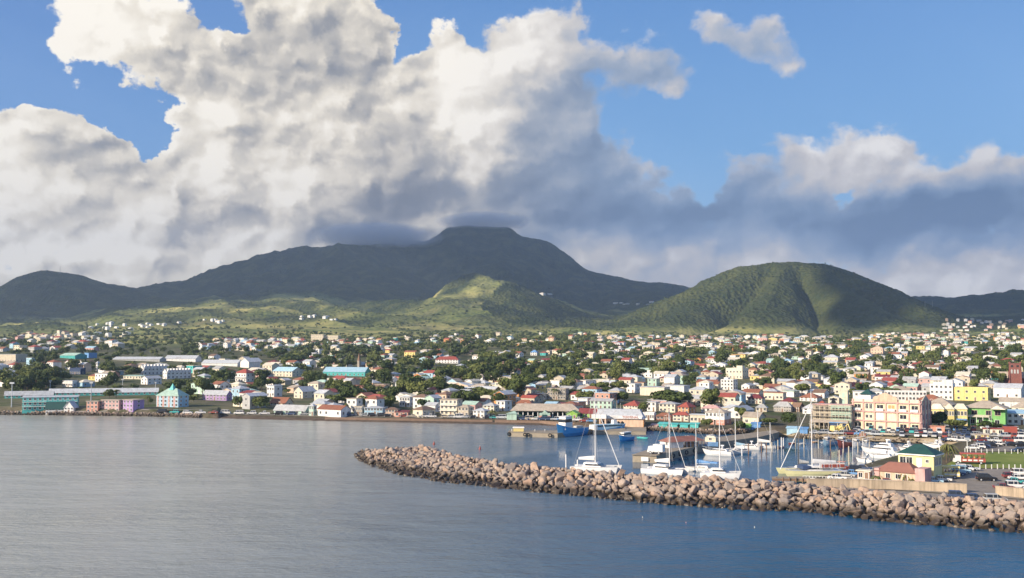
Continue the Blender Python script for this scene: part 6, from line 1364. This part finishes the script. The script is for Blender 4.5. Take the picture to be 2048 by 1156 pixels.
for (x0, x1, y0, y1, n, sz) in TR_REG:
    for i in range(n):
        px, py = qh.uniform(x0, x1), qh.uniform(y0, y1); p = at(px, py)
        if p.z < .9 or p.length > 5000 or (px > 1740 and 704 < py < 710): continue
        rad = qh.uniform(2.6, 6.2)*sz*(1.25 if qh.random() < .2 else 1); hg = rad*qh.uniform(1.35, 2.1); dep = project(p)[2]; s = F/dep
        if not clear_of(px, py, rad*s*1.6, hg*s, 0): continue
        if not free(p.x, p.y, rad*.45): continue
        if py > 838 and px > 1250: continue
        take(p.x, p.y, rad*.45); tc.append((rad/dep*(1.0), px, py, p, rad, hg, qh.random() < .5))
tc.sort(key=lambda a: -a[0]); NT_IND = 300-len(TREES)
for a in tc[:NT_IND]: tree(a[3], a[4], a[5], None, a[6])
LOW = [crown_np(50+i, 7, 130, .17, [.8, .7, 1.0, .6, .9, .75][i]) for i in range(6)]
LOWS = [crown_np(70+i, 4, 26, .34, .6) for i in range(5)]
def mass(name, label, items, protos, m):
    VV, FF, off = [], [], 0; rs = np.random.RandomState(9)
    for p, rad, hg in items:
        V, Fc = protos[rs.randint(len(protos))]; a = rs.uniform(0, 6.28); ca, sa = math.cos(a), math.sin(a)
        X = np.stack([(V[:, 0]*ca-V[:, 1]*sa)*rad*1.15+p[0], (V[:, 0]*sa+V[:, 1]*ca)*rad*1.15+p[1], V[:, 2]*rad*1.1+p[2]+hg*.52], 1); VV.append(X); FF.append(Fc+off); off += len(V)
    tag(mesh_obj(name, np_mesh(name, np.concatenate(VV), np.concatenate(FF), [m])), label, 'trees', kind='stuff')
rest = [(a[3], a[4], a[5]) for a in tc[NT_IND:]]
mass('distant_trees', 'woods and garden trees among the farther houses', rest[::2], LOW, LEAF); mass('distant_woodland', 'darker woods among the farther houses', rest[1::2], LOW, LEAFD)
sc = []
for i in range(15000):
    u = qh.random(); a = qh.uniform(-31, 31); r = math.exp(qh.uniform(math.log(1500), math.log(4300))); x, y = r*math.sin(R(a)), r*math.cos(R(a)); z = zg(x, y)
    dens = float(fbm(x/170+4, y/90, 3)); on = math.hypot(x-sx, y-sy) < 900 and z > 95
    if dens < (.05 if not on else -.9) : continue
    if r > 3400 and dens < .2: continue
    k = qh.uniform(2.2, 5.0)*(1.15 if on else 1); sc.append(((x, y, z), k, k*1.0))
mass('hillside_scrub', 'scrub and small trees over the lower slopes and the round hill', sc, LOWS, LEAFD)
# small gardens scrub close to the shore
def palm_meshes():
    out = []
    for s_ in range(4):
        r = random.Random(s_); f = MB(); n = 17
        for i in range(n):
            a = i*2*math.pi/n+r.uniform(-.15, .15); L = r.uniform(.85, 1.1); up_ = r.uniform(.1, .75); prev = None; w = .12; rows = []
            for k in range(7):
                u = k/6; x = L*u; z = up_*u*1.0-.95*u*u*(1.0+.3*(1-up_)); wd = w*(1-u)**.6*(.4+.6*min(1, u*4)); ca, sa = math.cos(a), math.sin(a)
                rows.append([(x*ca-wd*sa, x*sa+wd*ca, z-.07*u), (x*ca, x*sa, z), (x*ca+wd*sa, x*sa-wd*ca, z-.07*u)])
            k0 = len(f.v)
            f.add([p for row in rows for p in row], [(j*3, j*3+1, j*3+4, j*3+3) for j in range(6)]+[(j*3+1, j*3+2, j*3+5, j*3+4) for j in range(6)])
        out.append(f.mesh('crown', PALM))
    return out
PALMS = palm_meshes(); tb_ = MB()
for k in range(6): tb_.tube((.03*k*k/10, 0, k/6-.02), (.03*(k+1)*(k+1)/10, 0, (k+1)/6), .045-.003*k, .043-.003*k, 8)
PTRUNK = tb_.mesh('trunk', BARK); PLIST = []
def palm(p, h, rad, label=None):
    r = empty('palm_tree', p, qh.uniform(0, 6.28), label, 'palm tree', 'palm trees'); t = put('trunk', PTRUNK, r, (0, 0, 0)); t.scale = (h*.55 if h < 5 else 3.6, h*.55 if h < 5 else 3.6, h)
    c = put('crown', PALMS[qh.randrange(4)], r, (.1*t.scale[0]*1.0, 0, h)); c.scale = (rad,)*3; PLIST.append(r); return r
def palm_px(px, yb, yt, rad, label=None): p = at(px, yb); s = F/project(p)[2]; return palm(p, (yb-yt)/s, rad, label)
palm_px(1893, 925, 890, 3.2, 'tallest coconut palm beside the marina office lawn'); palm_px(1899, 922, 898, 2.6, 'shorter palm leaning beside the tallest coconut palm'); palm_px(1812, 966, 945, 2.3, 'young palm in front of the peach annex door'); palm_px(1755, 967, 953, 2.0, 'low palm beside the orange hut'); palm_px(1826, 968, 958, 1.4, 'small yucca-like palm at the pink parapet')
for px, yb, yt in ((1420, 815, 785), (1436, 818, 795), (1300, 820, 802), (700, 800, 778), (925, 760, 738), (1540, 755, 728), (1565, 762, 735), (1610, 748, 725), (1480, 742, 722), (1640, 750, 728), (1770, 745, 722), (1450, 770, 748), (660, 812, 790), (985, 838, 822), (1108, 800, 778), (296, 812, 793), (232, 800, 780), (780, 808, 790), (1860, 740, 716), (1930, 735, 714), (1590, 770, 745), (1700, 760, 738), (880, 745, 726), (1180, 770, 750)):
    palm_px(px, yb, yt, qh.uniform(2.4, 3.4))
# ------------------------------------------------------------ labels for the repeats, each from its look and its neighbours
ORD = ['', 'second ', 'third ', 'fourth ', 'fifth ', 'sixth ', 'seventh ', 'eighth ', 'ninth ', 'tenth ', 'eleventh ', 'twelfth ', 'thirteenth ', 'fourteenth ', 'fifteenth ', 'sixteenth ', 'seventeenth ', 'eighteenth ', 'nineteenth ', 'twentieth ', 'twenty-first ', 'twenty-second ', 'twenty-third ', 'twenty-fourth ', 'twenty-fifth ', 'twenty-sixth ', 'twenty-seventh ', 'twenty-eighth ', 'twenty-ninth ', 'thirtieth ']
def auto_label(objs, desc, lands=None, dyk=1.6):
    lands = lands or LAND; groups = {}
    for o in objs:
        if o.get('label') and not META.get((o.name, 'force')): continue
        px, py, _ = project(o.location); best = min(lands, key=lambda l: math.hypot(l[1]-px, (l[3]-py)*dyk)); dx, dy = px-best[1], py-best[3]
        if abs(dy)*dyk > abs(dx): rel = 'beyond' if dy < 0 else 'before'
        else: rel = 'right of' if dx > 0 else 'left of'
        groups.setdefault((desc(o), rel, best[0]), []).append((math.hypot(dx, dy*dyk), o))
    for (d, rel, ph), L in groups.items():
        L.sort(key=lambda a: a[0])
        for i, (_, o) in enumerate(L):
            if len((d+' '+rel+' '+ph+ORD[i]).split()) > 14: d = d.replace('two-storey ', 'tall ').replace(' with ', ', ')
            o['label'] = d+' '+rel+' '+ph if len(L) == 1 else (ORD[i]+'nearest ' if i else 'nearest ')+d+' '+rel+' '+ph
def hdesc(o):
    wl, rc, rf, st = META[(o.name, 'd')]; return '%s %s house with %s roof' % (CNAME.get(wl, wl), 'two-storey' if int(float(st)) == 2 else 'low', 'flat' if rf == 'slab' else CNAME.get(rc, rc))
for o in HOUSES: pass
auto_label(HOUSES, hdesc)
def tdesc(o):
    d = META[(o.name, 'd')]; rad, hg, dark, k = d; sh = ['round', 'wide', 'tall', 'spreading', 'round', 'broad', 'narrow', 'wide', 'round'][int(k)]
    return ('big ' if rad > 5.5 else 'small ' if rad < 3.4 else '')+sh+(' dark green tree' if dark else ' light green tree')
auto_label(TREES, tdesc); auto_label(PLIST, lambda o: 'palm tree')
auto_label([c for c in CARS if not META.get((c.name, 'l'))], lambda o: '%s %s' % (CN[META[(o.name, 'k')][1]], {'saloon': 'saloon car', 'suv': 'four-wheel drive', 'hatch': 'hatchback', 'van': 'van', 'pickup': 'pickup truck'}[META[(o.name, 'k')][0]]))
for o in PILES: META[(o.name, 'force')] = 1
auto_label(PILES, lambda o: META[(o.name, 'c')]+' mooring pile')
for i, o in enumerate(POSTS):
    n = [a for a in POSTS if a['group'] == o['group']]; j = n.index(o); far = 'far' in o['group']
    o['label'] = '%swhite post from the palm end along the %s lawn edge' % (ORD[j] or 'first ', 'far' if far else 'near')
BLM = [('the tall-masted catamaran', 1193), ('the pier end', 1290), ('the orange-stayed catamaran', 1335), ('the blue-boomed sloop', 1400), ('the square-wheelhouse catamaran', 1440), ('the dock tip', 1548), ('the yellow catamaran mast', 1620), ('the blue saloon', 1705), ('the orange hut', 1735), ('the peach annex', 1790), ('the green-roofed marina office', 1850), ('the sea wall end', 1934), ('the gap in the sea wall', 1963), ('the short sea wall', 2000), ('the white four-wheel drive', 2031)]
gr = {}
for o in BOULD:
    s, t, sz = META[(o.name, 'st')]; px, py, _ = project(o.location); l = min(BLM, key=lambda a: abs(a[1]-px)); dx = px-l[1]
    row = 'waterline' if t < .18 else 'lower-row' if t < .5 else 'middle-row' if t < .82 else 'upper-row' if t < 1.3 else 'crest'
    z = o.scale[2]/o.scale[0]; shp = 'flat' if z < .86 else 'upright' if z > 1.08 else 'blocky'
    big_s = 'big ' if sz > 1.25 else 'small ' if sz < .85 else ''
    gr.setdefault((big_s+shp+' '+row+' boulder', 'right of' if dx > 0 else 'left of', l[0]), []).append((abs(dx), o))
for (d, rel, ph), L in gr.items():
    L.sort(key=lambda a: a[0])
    for i, (_, o) in enumerate(L): o['label'] = (ORD[i]+'nearest ' if len(L) > 1 else '')+d+' below and '+rel+' '+ph; tag(o, None, 'boulder', 'boulders of the breakwater')
# ------------------------------------------------------------ unseen clouds added outside the picture, outlined to shade the mountains and hill
def add_shadow_cloud(name, label, outline, far_pts, z0=2600.0, seed=1):
    pts = []
    k = 1/math.tan(R(SUN_EL)); hx, hy = math.sin(R(SUN_AZ)), math.cos(R(SUN_AZ))
    for px, py in outline:
        p = at(px, py, 1500); d = (z0-p.z)*k; pts.append((p.x+hx*d, p.y+hy*d))
    for x, y, z in far_pts: d = (z0-z)*k; pts.append((x+hx*d, y+hy*d))
    pts = np.array(pts); n = 150; xs = np.linspace(pts[:, 0].min()-300, pts[:, 0].max()+300, n); ys = np.linspace(pts[:, 1].min()-300, pts[:, 1].max()+300, n)
    X, Y = np.meshgrid(xs, ys, indexing='ij'); m = inside(X, Y, [tuple(p) for p in pts]).astype(float)
    for _ in range(10): m = (m+np.roll(m, 1, 0)+np.roll(m, -1, 0)+np.roll(m, 1, 1)+np.roll(m, -1, 1))/5
    f = m+.55*fbm(X/420+seed, Y/420, 4); e = np.clip((f-.5)*2, 0, 1); top = z0+20+520*e**.6*(.75+.7*fbm(X/350+3, Y/350+seed, 4)); bot = z0-90*e**.5
    idx = np.arange(n*n).reshape(n, n); V = np.concatenate([np.stack([X, Y, top], -1).reshape(-1, 3), np.stack([X, Y, bot], -1).reshape(-1, 3)])
    q = (e[:-1, :-1] > 0) & (e[1:, :-1] > 0) & (e[:-1, 1:] > 0) & (e[1:, 1:] > 0); a, b, c, d = idx[:-1, :-1][q], idx[1:, :-1][q], idx[1:, 1:][q], idx[:-1, 1:][q]
    Fc = np.concatenate([np.stack([a, b, c, d], 1), np.stack([a, d, c, b], 1)+n*n])
    cm = mat('cloud_white', (.85, .85, .87), 1.0, var=.03, scale=.002, spec=0)
    tag(mesh_obj(name, np_mesh(name, V, Fc, [cm], smooth=True)), label, 'cloud', kind='structure')
add_shadow_cloud('shadow_cloud', 'broad unseen cloud added to shade the mountains', [(-250, 655), (0, 650), (160, 632), (300, 616), (430, 598), (560, 590), (640, 588), (720, 596), (800, 596), (850, 590), (880, 572), (930, 548), (960, 552), (1030, 556), (1090, 576), (1140, 598), (1175, 640), (1215, 650), (1255, 632), (1300, 604), (1345, 588)],
  [(1100, 4700, 200), (1500, 6500, 400), (1500, 8500, 700), (-6000, 8500, 700), (-6000, 3800, 200)])
add_shadow_cloud('shadow_cloud', 'smaller unseen cloud added to shade the round hill', [(1655, 548), (1655, 565), (1665, 610), (1690, 655), (1740, 667), (1800, 664), (1900, 650), (2000, 640), (2200, 640)], [(3500, 5200, 250), (3500, 6500, 300), (1800, 5600, 200), (1500, 4000, 350)], seed=5)
# the cap of mist on the summit
def cap_mist():
    m = bpy.data.materials.new('summit_mist'); m.use_nodes = True; t = NT(m.node_tree); t.n.clear()
    o = t.new('ShaderNodeOutputMaterial'); v = t.new('ShaderNodeVolumePrincipled'); t.l.new(v.outputs[0], o.inputs['Volume'])
    v.inputs['Color'].default_value = (.995, .995, 1, 1); v.inputs['Anisotropy'].default_value = .2
    tc = t.new('ShaderNodeTexCoord').outputs['Object']; r = t.v('DOT_PRODUCT', tc, tc)
    n = t.noise(t.new('ShaderNodeNewGeometry').outputs['Position'], .0045, 3.0, .6)
    d = t.m('MULTIPLY', t.m('SUBTRACT', t.m('SUBTRACT', 1.0, r), t.m('MULTIPLY', n, .6)), .017); t.l.new(t.m('MAXIMUM', d, 0.0), v.inputs['Density'])
    for px, py, r_, sx, sy_, sz in ((755, 474, 5850, 470, 330, 110), (965, 444, 6050, 360, 300, 75)):
        a, e = azel(px, py); b = bpy.data.meshes.new('summit_mist'); bm = bmesh.new(); bmesh.ops.create_icosphere(bm, subdivisions=3, radius=1.0); bm.to_mesh(b); bm.free(); b.materials.append(m)
        ob = mesh_obj('summit_mist', b); ob.location = (r_*math.sin(R(a)), r_*math.cos(R(a)), CAMH+r_*math.tan(R(e))); ob.scale = (sx, sy_, sz); tag(ob, 'soft mist capping the summit ridge', 'mist', kind='stuff')
cap_mist()
# ------------------------------------------------------------ air
def build_haze():
    m = bpy.data.materials.new('haze'); m.use_nodes = True; t = NT(m.node_tree); t.n.clear()
    o = t.new('ShaderNodeOutputMaterial'); v = t.new('ShaderNodeVolumePrincipled'); t.l.new(v.outputs[0], o.inputs['Volume'])
    v.inputs['Density'].default_value = 7.2e-5; v.inputs['Color'].default_value = (.60, .75, 1, 1); v.inputs['Anisotropy'].default_value = .35
    MB().box(-9000, 9000, -1000, 9600, -6, 1100).build('haze', m)
    tag(bpy.data.objects['haze'], 'thin blue air that fades the far mountains', 'haze', kind='stuff')
build_haze()
